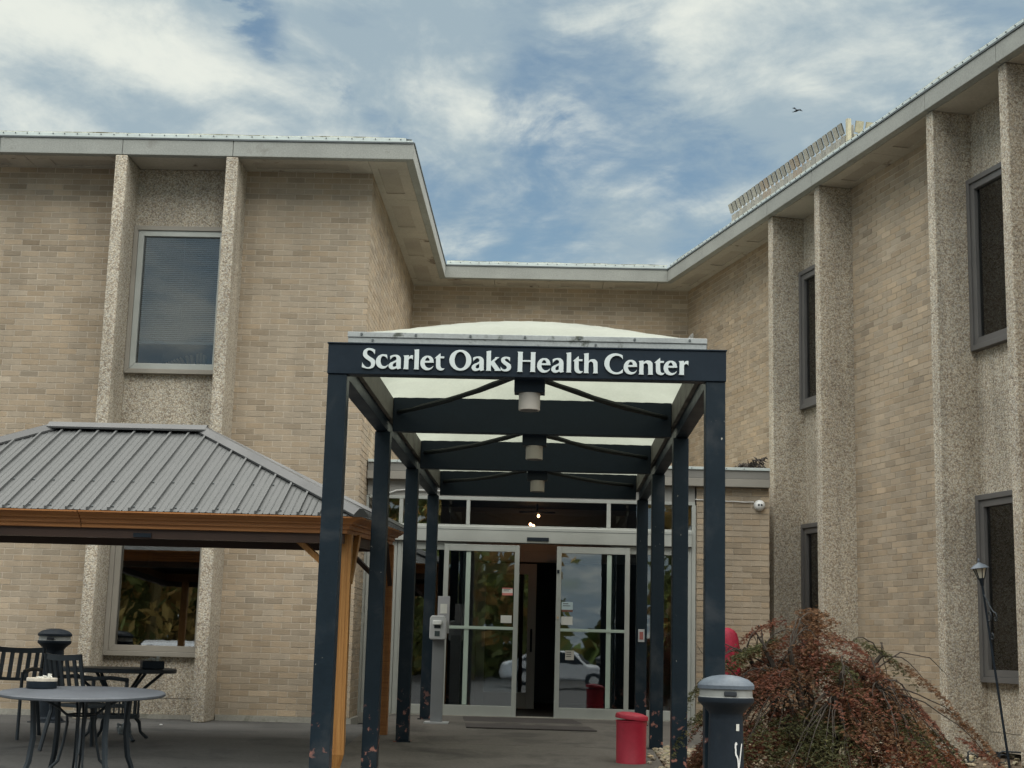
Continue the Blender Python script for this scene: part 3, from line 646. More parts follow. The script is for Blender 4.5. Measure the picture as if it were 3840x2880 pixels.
MB().tube([FI.p(-.20, .10, .92), FI.p(-.20, .145, .93), FI.p(-.20, .145, 1.21), FI.p(-.20, .10, 1.22)], .016, 8).build('handle', M_black, idr)
MB().box(.0, .35, .052, .085, 2.21, 2.29, FI).build('exit_sign_box', M_greyp, V)
m = MB(); m.tube([(.0-.15, 20.4, 2.95), (-.15, 20.4, 2.83)], .012, 8); m.tube([(-.40, 20.4, 2.83), (.10, 20.4, 2.83)], .012, 8)
lf = m.build('hanging_lamp', M_iron, V)
for x, z in ((-.13, 2.78), (-.24, 2.66), (-.20, 2.64)): MB().lathe([(.004, -.022), (.018, -.008), (.018, .008), (.005, .022)], (x, 20.4, z), 8).build('bulb', M_bulb, lf, smooth=True)
MB().tube([FV.p(-2.10, .02, 2.890), FV.p(-2.06, .03, 2.915), FV.p(-1.98, .03, 2.945), FV.p(-1.88, .03, 2.957), FV.p(-1.2, .03, 2.950)], .009, 8).build('conduit', M_white, V, smooth=True)

# ------------------------------------------------------------------ canopy
CY = thing('entrance_canopy', 'navy steel entrance canopy with white domed skylights and white lettering on its front beam', 'canopy', (-.17, 9.733, 0), -.0051)
HW = 1.347; PW = .132; YS = [0, 2.691, 5.382, 8.073]
for i, y in enumerate(YS):
    for sx in (-1, 1):
        x0 = -HW if sx < 0 else HW-PW; yy = y+.006
        zb = walk_z(9.733+y) if (sx < 0 or i == 3) else gz(9.733+y)+.0
        po = MB().box(x0, x0+PW, yy, yy+PW, zb+.012, 2.782).build('post', M_navy_low, CY, bevel=.007)
        MB().box(x0-.022, x0+PW+.022, yy-.022, yy+PW+.022, zb-.02, zb+.0118).build('base_plate', M_navy_low, po, bevel=.002)
MB().box(-HW-.004, HW+.004, -.004, .11, 2.784, 2.990).build('front_beam', M_navy, CY, bevel=.004)
FBM = [o for o in kids(CY) if o.name.startswith('front_beam')][0]
MB().box(-HW-.010, HW+.010, -.012, .12, 2.9905, 3.0005).build('top_flashing', M_navy, FBM, bevel=.002)
for sx in (-1, 1):
    x0 = -HW+.004 if sx < 0 else HW-.11
    MB().box(x0, x0+.106, .112, YS[-1]+.14, 2.786, 2.988).build('side_beam', M_navy, CY, bevel=.004)
    xi = -HW+.1115 if sx < 0 else HW-.1115-.035
    cb = MB().box(xi, xi+.035, .112, YS[-1]+.15, 2.885, 3.076).build('curb', M_curbin, CY, bevel=.003)
MB().box(-HW+.128, HW-.128, .004, .035, 3.001, 3.040).build('curb', M_galv, CY, bevel=.003)
cf = MB().box(-HW+.124, HW-.124, -.004, .036, 3.0405, 3.077).build('curb_cap', M_galv, CY, bevel=.003)
m = MB()
for k in range(7):
    x = -HW+.22+k*.372; c = Vector((x, -.004, 3.060)); m.tube([c, c+Vector((0, -.008, 0))], .009, 7)
for x, z in ((-1.05, 3.021), (.47, 3.018)): c = Vector((x, .004, z)); m.tube([c, c+Vector((0, -.008, 0))], .009, 7)
o = m.build('bolt', M_drip, cf); o['kind'] = 'stuff'
for y in YS[1:]: MB().box(-HW+.148, HW-.148, y+.012, y+.112, 2.787, 3.088).build('cross_beam', M_navy, CY, bevel=.004)
for y0, y1 in zip(YS, YS[1:]):     # three pillow skylights
    m = MB(); nu, nv = 44, 30; x0, x1 = -HW+.13, HW-.13; a0, a1 = y0+.02, y1+.02
    for j in range(nv+1):
        v = -1+2*j/nv
        for i in range(nu+1):
            u = -1+2*i/nu
            h = .284*max(0, 1-u*u)**.78*max(0, 1-abs(v)**2.4)**.75
            m.v.append((x0+(x1-x0)*i/nu, a0+(a1-a0)*j/nv, 3.079+h+.002*math.sin(i*2.1+j)))
    for j in range(nv):
        for i in range(nu): k = j*(nu+1)+i; m.f.append((k, k+1, k+nu+2, k+nu+1)); m.t.append(None)
    m.build('skylight_dome', M_dome, CY, smooth=True)
for i, y in enumerate(YS[:3]):     # slanting brace rods from each lamp block to the next cross beam
    for sx in (-1, 1):
        P = []
        for k in range(9):
            t = k/8; P.append((sx*(.10+t*(HW-.30)), y+.13+t*(2.691-.13), 2.80+.15*t-.02*math.sin(PI*t)+random.uniform(-.003, .003)))
        MB().tube(P, [.020+random.uniform(-.003, .004) for _ in P], 8).build('brace_rod', M_rod, CY, smooth=True)
    l = MB().box(-.105+.025, .105+.025, y+.115, y+.26, 2.705, 2.85).build('lamp_block', M_navy, CY, bevel=.004)
    c = (.025, y+.19, 0)
    lo = MB().lathe([(.070, 2.588), (.0735, 2.590), (.0735, 2.7045)], c, 28).build('downlight', M_lamp, CY, smooth=True)
    MB().lathe([(.0, 2.5865), (.062, 2.5865), (.062, 2.5878)], c, 24, capb=False).build('lens', M_lens, lo)
def spline(pts):     # (x, z, corner) in tenths of a millimetre -> smooth outline through the soft points
    n = len(pts); out = []
    for i in range(n):
        p1, p2 = pts[i], pts[(i+1) % n]; p0, p3 = pts[i-1], pts[(i+2) % n]
        if p1[2] and p2[2]: out.append(p1[:2]); continue
        a = p1 if p1[2] else p0; d = p2 if p2[2] else p3
        for k in range(5):
            t = k/5
            out.append(tuple(.5*((2*p1[j])+(-a[j]+p2[j])*t+(2*a[j]-5*p1[j]+4*p2[j]-d[j])*t*t+(-a[j]+3*p1[j]-3*p2[j]+d[j])*t**3) for j in (0, 1)))
    return out
def letter_mesh(ch):
    cu = bpy.data.curves.new('letter', 'CURVE'); cu.dimensions = '2D'; cu.fill_mode = 'BOTH'; cu.extrude = .005; cu.bevel_depth = .001; cu.offset = -.0014
    for ct in GLYPH[ch]:
        P = spline(ct); sp = cu.splines.new('POLY'); sp.points.add(len(P)-1); sp.use_cyclic_u = True
        for q, (x, z) in zip(sp.points, P): q.co = (x*1e-4, z*1e-4, 0, 1)
    o = bpy.data.objects.new('letter', cu); me = bpy.data.meshes.new_from_object(o); bpy.data.objects.remove(o); bpy.data.curves.remove(cu)
    me.materials.append(M_letter); return me
LM = {}
for ch, x in TEXT:
    if ch not in LM: LM[ch] = letter_mesh(ch)
    o = bpy.data.objects.new('letter', LM[ch]); C.objects.link(o); o.parent = FBM
    o.location = (x+.17, -.014, 2.817); o.rotation_euler = (PI/2, 0, 0)
bp = MB().box(HW-.106, HW-.030, YS[3]-.006, YS[3]+.005, 1.075, 1.225).build('door_push_plate', M_greyp, CY, bevel=.003)
MB().box(HW-.090, HW-.046, YS[3]-.012, YS[3]-.0065, 1.105, 1.195).build('button', mat('faded_red', (.30, .10, .09), .6), bp)
bp['label'] = 'grey plate with a faded red push button'

# ------------------------------------------------------------------ gazebo
GX0, GX1, GY0, GY1 = -6.45, -1.54, 12.05, 15.95
G = thing('gazebo', 'hip roofed gazebo with grey standing seam roof and brown wood look fascia beside the canopy', 'gazebo', (0, .075, -.506))
G.rotation_euler = (.042, 0, 0)            # it stands on the falling ground
ZB, ZT = 1.872, 2.008
def crushed_post():   # the front right post: its hollow sleeve is torn and bent outwards at the foot
    m = MB(); x, y, w_ = -1.741, 12.30, .097; zs = [1.87, 1.0, .30, .16, .06, -.03, -.115]
    off = [0, 0, 0, .004, .002, -.030, -.062]; tw = [0, 0, 0, .0, .10, .28, .34]
    rings = []
    for z, o_, t in zip(zs, off, tw):
        c, s_ = math.cos(t), math.sin(t); hw = w_/2
        rings.append([(x+hw+o_+c*a*hw-s_*b*hw*.9, y+hw+s_*a*hw+c*b*hw-o_*.5, z) for a, b in ((-1, -1), (-.72, -1), (-.70, -.93), (-.4, -.93), (-.38, -1), (.38, -1), (.40, -.93), (.70, -.93), (.72, -1), (1, -1), (1, 1), (-1, 1))])
    n = 12; vs_ = [v for r in rings for v in r]; F = [(i*n+k, (i+1)*n+k, (i+1)*n+(k+1) % n, i*n+(k+1) % n) for i in range(len(zs)-1) for k in range(n)]
    m.add(vs_, F); o = m.build('post', M_wood, G); o['label'] = 'front right wood look post with its foot torn and bent'
crushed_post()
for x, y in ((-1.745, 15.70), (-5.95, 12.30), (-6.40, 15.70)):
    m = MB(); m.box(x, x+.1, y, y+.1, -.13 if y < 13 else -.155, 1.87)
    for d in (.018, .062): m.box(x+d, x+d+.02, y-.005, y, -.1, 1.86)
    m.build('post', M_woodf if y > 15 else M_wood, G, bevel=.004)
prof = [(.15, ZB), (.128, ZB), (.128, ZB+.034), (.105, ZB+.038), (.105, ZB+.070), (.075, ZB+.076), (.075, ZB+.088), (.02, ZB+.122), (.0, ZB+.124), (.0, ZT), (.15, ZT)]
def fascia_side(p, q, nin, cut=None):
    """p, q outer corners; nin inward normal; profile swept with mitred ends"""
    p, q, nin = (np.array((*v, 0.)) for v in (p, q, nin)); d = (q-p)/np.linalg.norm(q-p)
    m = MB(); n = len(prof)
    P = [tuple(p+nin*i+d*i*(0 if cut == 'a' else 1)+np.array((0, 0, z))) for i, z in prof]+[tuple(q+nin*i-d*i*(0 if cut == 'b' else 1)+np.array((0, 0, z))) for i, z in prof]
    m.add(P, [(k, (k+1) % n, n+(k+1) % n, n+k) for k in range(n)]+[tuple(range(n-1, -1, -1)), tuple(range(n, 2*n))])
    m.build('fascia_board', M_woodf, G)
fascia_side((GX0, GY0), (-3.905, GY0), (0, 1), 'b'); fascia_side((-3.897, GY0), (GX1, GY0), (0, 1), 'a')
fascia_side((GX1, GY0), (GX1, GY1), (-1, 0)); fascia_side((GX1, GY1), (GX0, GY1), (0, -1)); fascia_side((GX0, GY1), (GX0, GY0), (1, 0))
for c in ((GX0+.16, GX1-.16, GY0+.16, GY0+.24), (GX0+.16, GX1-.16, GY1-.24, GY1-.16), (GX0+.16, GX0+.24, GY0+.245, GY1-.245), (GX1-.24, GX1-.16, GY0+.245, GY1-.245)): MB().box(*c, 1.79, 1.868).build('beam', M_beam, G)
MB().box(-3.46, -3.31, GY0+.14, GY0+.158, 1.80, 1.835).build('bracket', M_black, G)
def strut(a, b_, m_=M_wood): MB().tube([a, b_], .033, 4).build('corner_brace', m_, G)
strut((-2.16, 12.35, 1.865), (-1.72, 12.35, 1.49)); strut((-1.665, 12.42, 1.47), (-1.665, 12.86, 1.865)); strut((-1.665, 15.66, 1.45), (-1.665, 15.16, 1.865), M_beam); strut((-2.2, 15.74, 1.865), (-1.76, 15.74, 1.45), M_beam)
RX0, RX1, RY, RZ = -4.80, -3.36, 14.0, 2.873
E0 = ZT+.004
def roof_slope(P0, ax, n, L, up_in, hip0, hip1, H):
    """panels between standing seams on one slope. P0 eave start, ax unit along the eave, L its length, up_in unit inwards,
    hip0/hip1 how far along the eave the slope reaches the top at either end, H run to the ridge"""
    P0, ax, ui = np.array(P0, float), np.array(ax, float), np.array(up_in, float); w_ = L/n
    def pt(s_, t, dz=0): q = P0+ax*s_+ui*(H*t); return (q[0], q[1], E0+(RZ-E0)*t+dz)
    def tmax(s_): return max(0., min(1., s_/hip0 if s_ < hip0 else ((L-s_)/(L-hip1) if s_ > hip1 else 1.)))
    for i in range(n):
        a, b_ = i*w_, (i+1)*w_; ta, tb = tmax(a), tmax(b_)
        m = MB(); rows = 5
        ks = [a, a+w_*.30, a+w_*.34, a+w_*.38, a+w_*.62, a+w_*.66, a+w_*.70, b_]; dz = [0, 0, .007, 0, 0, .007, 0, 0]
        for r_ in range(rows):
            for (k0, d0), (k1, d1) in zip(zip(ks, dz), zip(ks[1:], dz[1:])):
                t00, t01, t10, t11 = (tmax(k)*r for k, r in ((k0, r_/rows), (k1, r_/rows), (k1, (r_+1)/rows), (k0, (r_+1)/rows)))
                wv = lambda k, t: .002*math.sin(k*23+t*9)
                m.add([pt(k0, t00, d0+wv(k0, t00)), pt(k1, t01, d1+wv(k1, t01)), pt(k1, t10, d1+wv(k1, t10)), pt(k0, t11, d0+wv(k0, t11))], [(0, 1, 2, 3)])
        o = m.build('roof_panel', M_roofmetal, G)
        if ta > .02:
            s_ = MB(); q0, q1, q2, q3 = (np.array(pt(a+d, t)) for d, t in ((-.009, 0), (.009, 0), (.009, ta), (-.009, ta))); u3 = np.array((0, 0, .026))
            s_.add([q0, q1, q2, q3, q0+u3, q1+u3, q2+u3, q3+u3], [(3, 2, 1, 0), (4, 5, 6, 7), (0, 1, 5, 4), (1, 2, 6, 5), (2, 3, 7, 6), (3, 0, 4, 7)])
            s_.build('seam', M_roofmetal, o)
            for t in (.035, .32):
                if t < ta: c = Vector(pt(a+.022, t, .004)); MB().lathe([(.009, 0), (.009, .006), (.003, .010)], c, 6).build('screw', M_drip, o)
roof_slope((GX0, GY0, 0), (1, 0, 0), 28, GX1-GX0, (0, 1, 0), RX0-GX0, RX1-GX0, RY-GY0)
roof_slope((GX1, GY0, 0), (0, 1, 0), 22, GY1-GY0, (-1, 0, 0), RY-GY0, RY-GY0, GX1-RX1)
m = MB(); cs = [(GX1, GY1, E0), (GX0, GY1, E0), (GX0, GY0, E0), (RX0, RY, RZ), (RX1, RY, RZ)]
m.add(cs, [(0, 1, 3, 4), (1, 2, 3)]); m.build('roof_panel', M_roofmetal, G)
def cap(p, q, w_=.075):
    p, q = Vector(p), Vector(q); d = (q-p).normalized(); sd = d.cross(Vector((0, 0, 1))).normalized(); u3 = Vector((0, 0, 1))
    pr = [(-w_, -.030), (-w_, -.012), (-.018, .040), (.018, .040), (w_, -.012), (w_, -.030)]
    vs_ = [e+sd*a+u3*(b+.012) for e in (p, q) for a, b in pr]; n = 6
    MB().add(vs_, [(k, (k+1) % n, n+(k+1) % n, n+k) for k in range(n)]+[(5, 4, 3, 2, 1, 0), (6, 7, 8, 9, 10, 11)]) if False else None
    m = MB(); m.add(vs_, [(k, (k+1) % n, n+(k+1) % n, n+k) for k in range(n)]+[(5, 4, 3, 2, 1, 0), (6, 7, 8, 9, 10, 11)]); m.build('ridge_cap', M_ridge, G)
cap((RX0-.05, RY, RZ+.012), (RX1+.05, RY, RZ+.012), .10)
for c in ((GX1, GY0), (GX1, GY1)): cap((c[0], c[1], E0+.012), (RX1+.01, RY, RZ+.004))
for c in ((GX0, GY0), (GX0, GY1)): cap((c[0], c[1], E0+.012), (RX0-.01, RY, RZ+.004))
MB().tube([(GX1+.01, GY1-.02, E0+.03), (GX1+.07, GY1+.02, E0+.14)], .022, 4).build('loose_flashing', M_ridge, G)
# ------------------------------------------------------------------ things by the entrance
def litter_bin():
    t = thing('litter_bin', 'small red metal bin with a tilted lid standing by the right canopy posts', 'bin', (.817, 13.93, walk_z(13.93)-.01), .3)
    MB().lathe([(.136, 0), (.140, .004), (.140, .018), (.1375, .022), (.141, .375), (.1445, .379), (.1445, .392), (.137, .392), (.132, .02), (.0, .02)], n=40, capt=False).build('drum', M_red, t, smooth=True)
    l = MB().lathe([(.150, -.016), (.1535, -.012), (.1535, .012), (.146, .026), (.10, .040), (.04, .046), (.0, .047)], n=40, capt=False).build('lid', M_red, t, smooth=True)
    l.location = (.004, .0, .418); l.rotation_euler = (.05, .085, 0)
    MB().tube([(.139, .05, .33), (.162, .055, .33), (.170, .06, .36), (.165, .055, .395), (.150, .05, .41)], .009, 6).build('handle', M_red, t, smooth=True)
litter_bin()
def smokers_post(x, y, label, marked, scl):
    z = gz(y)-.02
    t = thing('cigarette_bin', label, 'ash bin', (x, y, z), 0, 'black plastic cigarette bins')
    MB().box(-.2, .2, -.2, .2, -.02, .03).build('base', M_black, t, bevel=.01)
    MB().lathe([(.18, .031), (.17, .06), (.145, .075), (.137, .10), (.128, .55), (.124, .74)], n=40, capt=False).build('pole', M_black, t, smooth=True)
    MB().lathe([(.124, .74), (.120, .775), (.128, .79), (.165, .820), (.199, .845), (.203, .851), (.203, .872), (.198, .876)], n=40, capb=False, capt=False).build('neck', M_black, t, smooth=True)
    b_ = MB().lathe([(.198, .876), (.192, .880), (.191, .918), (.196, .922)], n=40, capb=False, capt=False).build('band', M_cap2, t, smooth=True)
    MB().box(-.035, .055, -.2005, -.17, .884, .912).build('ash_slot', M_dark, b_, bevel=.006)
    MB().lathe([(.196, .920), (.205, .924), (.206, .944), (.196, .957), (.16, .979), (.10, .995), (.045, 1.0015), (.0, 1.003)], n=40, capb=False, capt=False).build('cap', M_cap if marked else M_black, t, smooth=True)
    if marked:
        def on(a, z, r=.1305): return (r*math.sin(a), -r*math.cos(a), z)
        m = MB(); n = 6
        for k in range(n):
            a0, a1 = .48+.22*k/n, .48+.22*(k+1)/n; R = .1302
            m.add([on(a0, .690, R), on(a1, .690, R), on(a1, .728, R), on(a0, .728, R)], [(0, 1, 2, 3)])
        s_ = m.build('sticker', M_paper, t)
        def stroke(pts, w_):
            m = MB()
            for (a0, z0), (a1, z1) in zip(pts, pts[1:]):
                dx, dz = (a1-a0)*.131, z1-z0; L = math.hypot(dx, dz) or 1; nx, nz = -dz/L*w_/2/.131, dx/L*w_/2
                ex, ez = dx/L*w_*.3/.131, dz/L*w_*.3
                m.add([on(a0+nx-ex, z0+nz-ez, .134), on(a1+nx+ex, z1+nz+ez, .134), on(a1-nx+ex, z1-nz+ez, .134), on(a0-nx-ex, z0-nz-ez, .134)], [(0, 1, 2, 3)])
            return m
        pts = [(.32, .432), (.34, .440), (.365, .436), (.37, .424), (.355, .412), (.36, .400), (.375, .394), (.37, .382), (.355, .376)]
        q = [(.365, .440), (.325, .447), (.29, .440), (.285, .425), (.305, .410), (.30, .397), (.32, .383), (.36, .376), (.40, .370), (.435, .360), (.455, .348), (.47, .330), (.50, .300), (.56, .335), (.66, .395), (.74, .440)]
        q = [(a+.13, z+.175) for a, z in q]
        stroke(q, .012).build('chalk_mark', M_white, t)
    t.scale = scl
smokers_post(1.153, 9.5, 'black cigarette bin with pale domed cap and white scrawl before the canopy post', True, (.87, .87, 1.09))
smokers_post(-5.62, 16.9, 'dark cigarette bin behind the patio chairs near the window fin', False, (.92, .92, 1.065))
def sanitizer():
    t = thing('sanitizer_stand', 'grey hand sanitizer dispenser on a post left of the sliding doors', 'sanitizer stand', (-1.235, 17.3, walk_z(17.3)))
    MB().box(-.075, .065, -.03, .03, .0, 1.02).build('stand', mat('stand_grey', (.20, .21, .22), .5, .05, 3), t, bevel=.006)
    MB().box(-.14, .14, -.12, .12, -.005, .012).build('foot', M_greyp, t)
    MB().box(-.03, .11, .004, .018, 1.02, 1.45).build('notice_board', mat('notice_board_grey', (.34, .34, .36), .6, .05, 4), t, bevel=.004)
    p = MB(); p.slab([(-.098, .945), (.072, .945), (.088, .965), (.092, 1.16), (.06, 1.222), (-.088, 1.222), (-.108, 1.19), (-.110, .965)], -.12, -.0305)
    d = p.build('dispenser', M_greyp, t, bevel=.012)
    MB().box(-.072, .030, -.150, -.118, 1.115, 1.165).build('push_lever', M_white, d, bevel=.008)
    MB().box(-.055, .02, -.1245, -.1195, 1.075, 1.112).build('nozzle_recess', M_dark, d, bevel=.003)
    MB().box(-.048, .012, -.1245, -.1195, .985, 1.045).build('level_window', mat('smoked_window', (.06, .075, .08), .2), d, bevel=.004)
    MB().box(.0, .08, -.0005, .0035, 1.25, 1.36).build('notice', M_paper, t)
sanitizer()
def doormat():
    m = MB(); z = walk_z(18.3)
    x = lambda y: walk_z(y)
    P = [(-1.0, 18.6), (.36, 18.6), (.60, 16.75), (-.86, 16.75)]
    m.add([(a, b_, walk_z(b_)+d) for d in (.004, .014) for a, b_ in P], [(0, 1, 2, 3), (7, 6, 5, 4), (0, 4, 5, 1), (1, 5, 6, 2), (2, 6, 7, 3), (3, 7, 4, 0)])
    tag(m.build('doormat', M_mat), 'dark ribbed doormat lying in front of the sliding doors', 'doormat')
doormat()
def security_light():
    t = thing('security_camera', 'round white camera with two lenses on the brick beside the right fin', 'camera', (2.735, 18.99, 2.86))
    MB().lathe([(.072, 0), (.073, .012), (.070, .04), (.058, .068), (.036, .086), (.012, .092), (.0, .0925)], n=28, capt=False).build('housing', M_white, t, smooth=True)
    for k, x in enumerate((-.018, .016)): MB().lathe([(.0145, .080), (.0145, .092), (.0, .0935)], (x, 0, 0), 14, capt=False).build('lens', M_dark, t, smooth=True)
    for o in kids(t): o.rotation_euler = (PI/2, 0, 0)
    c = MB().tube([(-.07, -.008, .045), (-.2, -.01, .040), (-.33, -.009, .047), (-.5, -.009, .045), (-.83, -.008, .06)], .006, 6).build('cable', M_white, t)
security_light()
def red_cover():
    t = thing('red_cover', 'red cloth hood with dark lettering hanging on the brick wall behind the maple', 'cover', (2.30, 18.80, .60))
    m = MB(); n = 26; zs = [0, .1, .2, .32, .44, .54, .61, .655, .68, .688]; rs = [1.12, 1.1, 1.08, 1.04, 1., .95, .82, .58, .28, .0]
    for z, r in zip(zs, rs):
        for k in range(n):
            a = 2*PI*k/n; w_ = 1+.07*math.sin(a*5+z*6)*(1-z)+.03*math.sin(a*9+z*22)
            m.v.append((.148*r*w_*math.cos(a), .085*r*w_*math.sin(a), z))
    for i in range(len(zs)-1):
        for k in range(n): m.f.append((i*n+k, i*n+(k+1) % n, (i+1)*n+(k+1) % n, (i+1)*n+k)); m.t.append(None)
    h = m.build('hood', M_redcloth, t, smooth=True)
    cu = bpy.data.curves.new('print', 'FONT'); cu.body = 'ITC'; cu.size = .085; cu.extrude = .002; cu.align_x = 'CENTER'
    o = bpy.data.objects.new('print', cu); me = bpy.data.meshes.new_from_object(o); bpy.data.objects.remove(o); me.materials.append(M_ink)
    o = link('print', me, t); o.location = (-.02, -.1045, .385); o.rotation_euler = (PI/2, 0, 0)
red_cover()
def cooler():
    t = thing('drinks_cooler', 'orange drinks cooler with a white lid standing behind the right sidelight', 'cooler', (1.462, 19.33, 1.045))
    MB().lathe([(.118, 0), (.124, .01), (.128, .20), (.131, .345), (.128, .355)], n=28, capt=False).build('barrel', M_orange, t, smooth=True)
    MB().lathe([(.131, .354), (.135, .360), (.135, .40), (.12, .425), (.05, .432), (.0, .432)], n=28, capt=False).build('lid', M_white, t, smooth=True)
    s = thing('side_table', 'dark side table under the orange cooler inside the lobby', 'table', (1.462, 19.36, .104))
    MB().box(-.26, .26, -.18, .22, .91, .938).build('tabletop', M_black, s, bevel=.004)
    for x in (-.22, .22):
        for y in (-.14, .18): MB().box(x-.02, x+.02, y-.02, y+.02, 0, .909).build('leg', M_black, s)
cooler()
def wall_light():
    p = FR_.p(.20, 0, 6.02)
    t = thing('wall_light', 'small white wedge shaped light on the brick at the inner corner above the canopy', 'light', p, math.atan2(FR_.u[1], FR_.u[0]))
    m = MB(); m.add([(-.06, -.0, 0), (.06, -.0, 0), (.06, -.16, 0), (-.06, -.16, 0), (-.05, 0, .20), (.05, 0, .20)], [(0, 1, 2, 3), (4, 5, 1, 0), (3, 2, 5, 4), (0, 3, 4), (2, 1, 5)])
    m.build('housing', M_white, t, bevel=.004)
    MB().box(-.05, .05, -.15, -.02, -.03, -.002).build('bracket', M_black, t)
wall_light()
def debris():
    m = MB()
    for i in range(260):
        t = random.random(); x = 2.42+.40*t+random.gauss(0, .03); y = 18.96+random.random()*.4; z = 3.335+.17*t**.8*random.random()
        a, b_ = random.uniform(0, 6.28), random.uniform(-.9, .9); d = Vector((math.cos(a)*math.cos(b_), math.sin(a)*math.cos(b_), math.sin(b_)))*random.uniform(.02, .06)
        s_ = d.orthogonal().normalized()*.016; c = Vector((x, y, z))
        k = random.uniform(.4, 1.2); m.tint = (k, k, k); m.add([c-d, c+s_, c+d, c-s_], [(0, 1, 2, 3)])
    tag(m.build('leaf_litter', mat('dead_leaves', (.06, .05, .042), .9, .3, 20, tint=True)), 'dark dead leaves heaped on the lobby roof beside the right fin', 'leaves', kind='stuff')
debris()
def books():
    t = thing('book_row', 'row of tan books leaning behind the upper left window', 'books', (0, 0, 0))
    x = -4.405
    specs = [(.09, .03, .155, 0), (.09, .04, .17, 0), (.10, .045, .19, .12)]
    spec = [(-4.432, .030, .165, .02), (-4.470, .030, .19, .0), (-4.51, .030, .18, -.02), (-4.562, .034, .165, -.22), (-4.607, .034, .16, -.32)]
    spec += [(-4.66-.034*k, .026, .150-.010*k, -.55-.10*k) for k in range(10)]
    for x, w_, h, r in spec:
        m = MB(); m.box(-w_/2, w_/2, -.05, .05, 0, h); o = m.build('book', M_tan, t, bevel=.002); o.location = (x, 18.26, 4.372); o.rotation_euler = (0, r, 0)
books()

# rooftop louvre screen: upright strips in two rows with a slot between
def screen():
    p = FR_.p(0, -1.0, TOP)
    t = thing('rooftop_screen', 'row of weathered metal louvre strips screening the roof of the right wing', 'roof screen', (0, 0, 0))
    F2 = Fr(FR_.O-1.0*FR_.n, FR_.u, FR_.n)
    n = 26; s0, s1 = -.47, 3.90; w_ = (s1-s0)/n; zb, zm, zt2 = TOP, 8.575, 8.715
    lo = MB(); lo.slab([(-w_*.5, 0), (w_*.22, 0), (w_*.22, zm-zb-.025), (-w_*.5, zm-zb-.025)], .0, .02, Fr((0, 0, 0), (1, 0, 0), (0, -1, 0)))
    lo.slab([(w_*.22, 0), (w_*.5, 0), (w_*.5, zm-zb+.135), (w_*.22, zm-zb+.135)], -.10, -.08, Fr((0, 0, 0), (1, 0, 0), (0, -1, 0)))
    lm = lo.mesh('strip'); lm.materials.append(M_screen)
    up = MB(); f0 = Fr((0, 0, 0), (1, 0, 0), (0, -1, 0))
    up.add([f0.p(a, e, z) for (a, e, z) in ((-w_*.5, .04, .0), (w_*.25, .04, 0), (w_*.25, .09, .155), (-w_*.5, .09, .155), (w_*.5, -.0, .02), (w_*.5, .05, .165), (-w_*.5, .02, .0), (w_*.25, .02, 0), (w_*.25, .07, .155), (-w_*.5, .07, .155))], [(0, 1, 2, 3), (6, 7, 8, 9), (3, 2, 8, 9)], True)
    um = up.mesh('upper_strip'); um.materials.append(M_screen)
    def place(fr, s_, nm, me, z):
        o = bpy.data.objects.new(nm, me); C.objects.link(o); o.parent = t; o.location = fr.p(s_, 0, z); o.rotation_euler = (0, 0, math.atan2(fr.u[1], fr.u[0])); return o
    tones = [mat('louvre_tone_%d' % k, c, .6, .2, 2, .1, 30) for k, c in enumerate(((.33, .32, .285), (.27, .265, .24), (.30, .25, .20)))]
    def vary(me): out = [me.copy() for _ in tones]; [c.materials.clear() or c.materials.append(q) for c, q in zip(out, tones)]; return out
    lms, ums = vary(lm), vary(um)
    for i in range(n):
        k = 2 if i in (8, 9, 15, 16) else i*7 % 2
        place(F2, s0+(i+.5)*w_, 'strip', lms[k], zb); place(F2, s0+(i+.5)*w_, 'upper_strip', ums[k], zm)
    F3 = Fr(F2.p(s1+.03, 0, 0), -FR_.n, FR_.u)
    MB().box(-.03, .03, -.03, .03, zb, zt2+.06, F3).build('corner_post', M_screen_y, t)
    for i in range(8):
        for nm, me, z in (('strip', lm, zb), ('upper_strip', um, zm)):
            o = place(F3, .08+(i+.5)*w_, nm, me, z)
            if i < 3: o.data = me.copy(); o.data.materials[0] = M_screen_y
    MB().box(s0, s1, -.14, -.10, zm-.30, zm-.24, F2).build('rail', M_screen, t)
screen()
def bird():
    t = thing('bird', 'tiny dark bird flying in the cloudy sky above the right roof', 'bird', (10.29, 60, 23.9), .6)
    b = MB(); n = 10
    prof = [(.0, -.16), (.03, -.14), (.05, -.06), (.05, .04), (.03, .12), (.012, .15)]
    for r, y in prof:
        for k in range(n): b.v.append((r*math.cos(2*PI*k/n), y, r*.8*math.sin(2*PI*k/n)))
    for i in range(len(prof)-1):
        for k in range(n): b.f.append((i*n+k, i*n+(k+1) % n, (i+1)*n+(k+1) % n, (i+1)*n+k)); b.t.append(None)
    b.build('body', M_black, t, smooth=True)
    for sx in (-1, 1): MB().slab([(0, 0), (sx*.16, .10), (sx*.31, .03), (sx*.16, .02)], -.06, -.05).build('wing', M_black, t)
    m = MB(); m.add([(-.02, .12, 0), (.02, .12, 0), (.05, .24, .005), (-.05, .24, .005)], [(0, 1, 2, 3)]); m.build('tail', M_black, t)
bird()

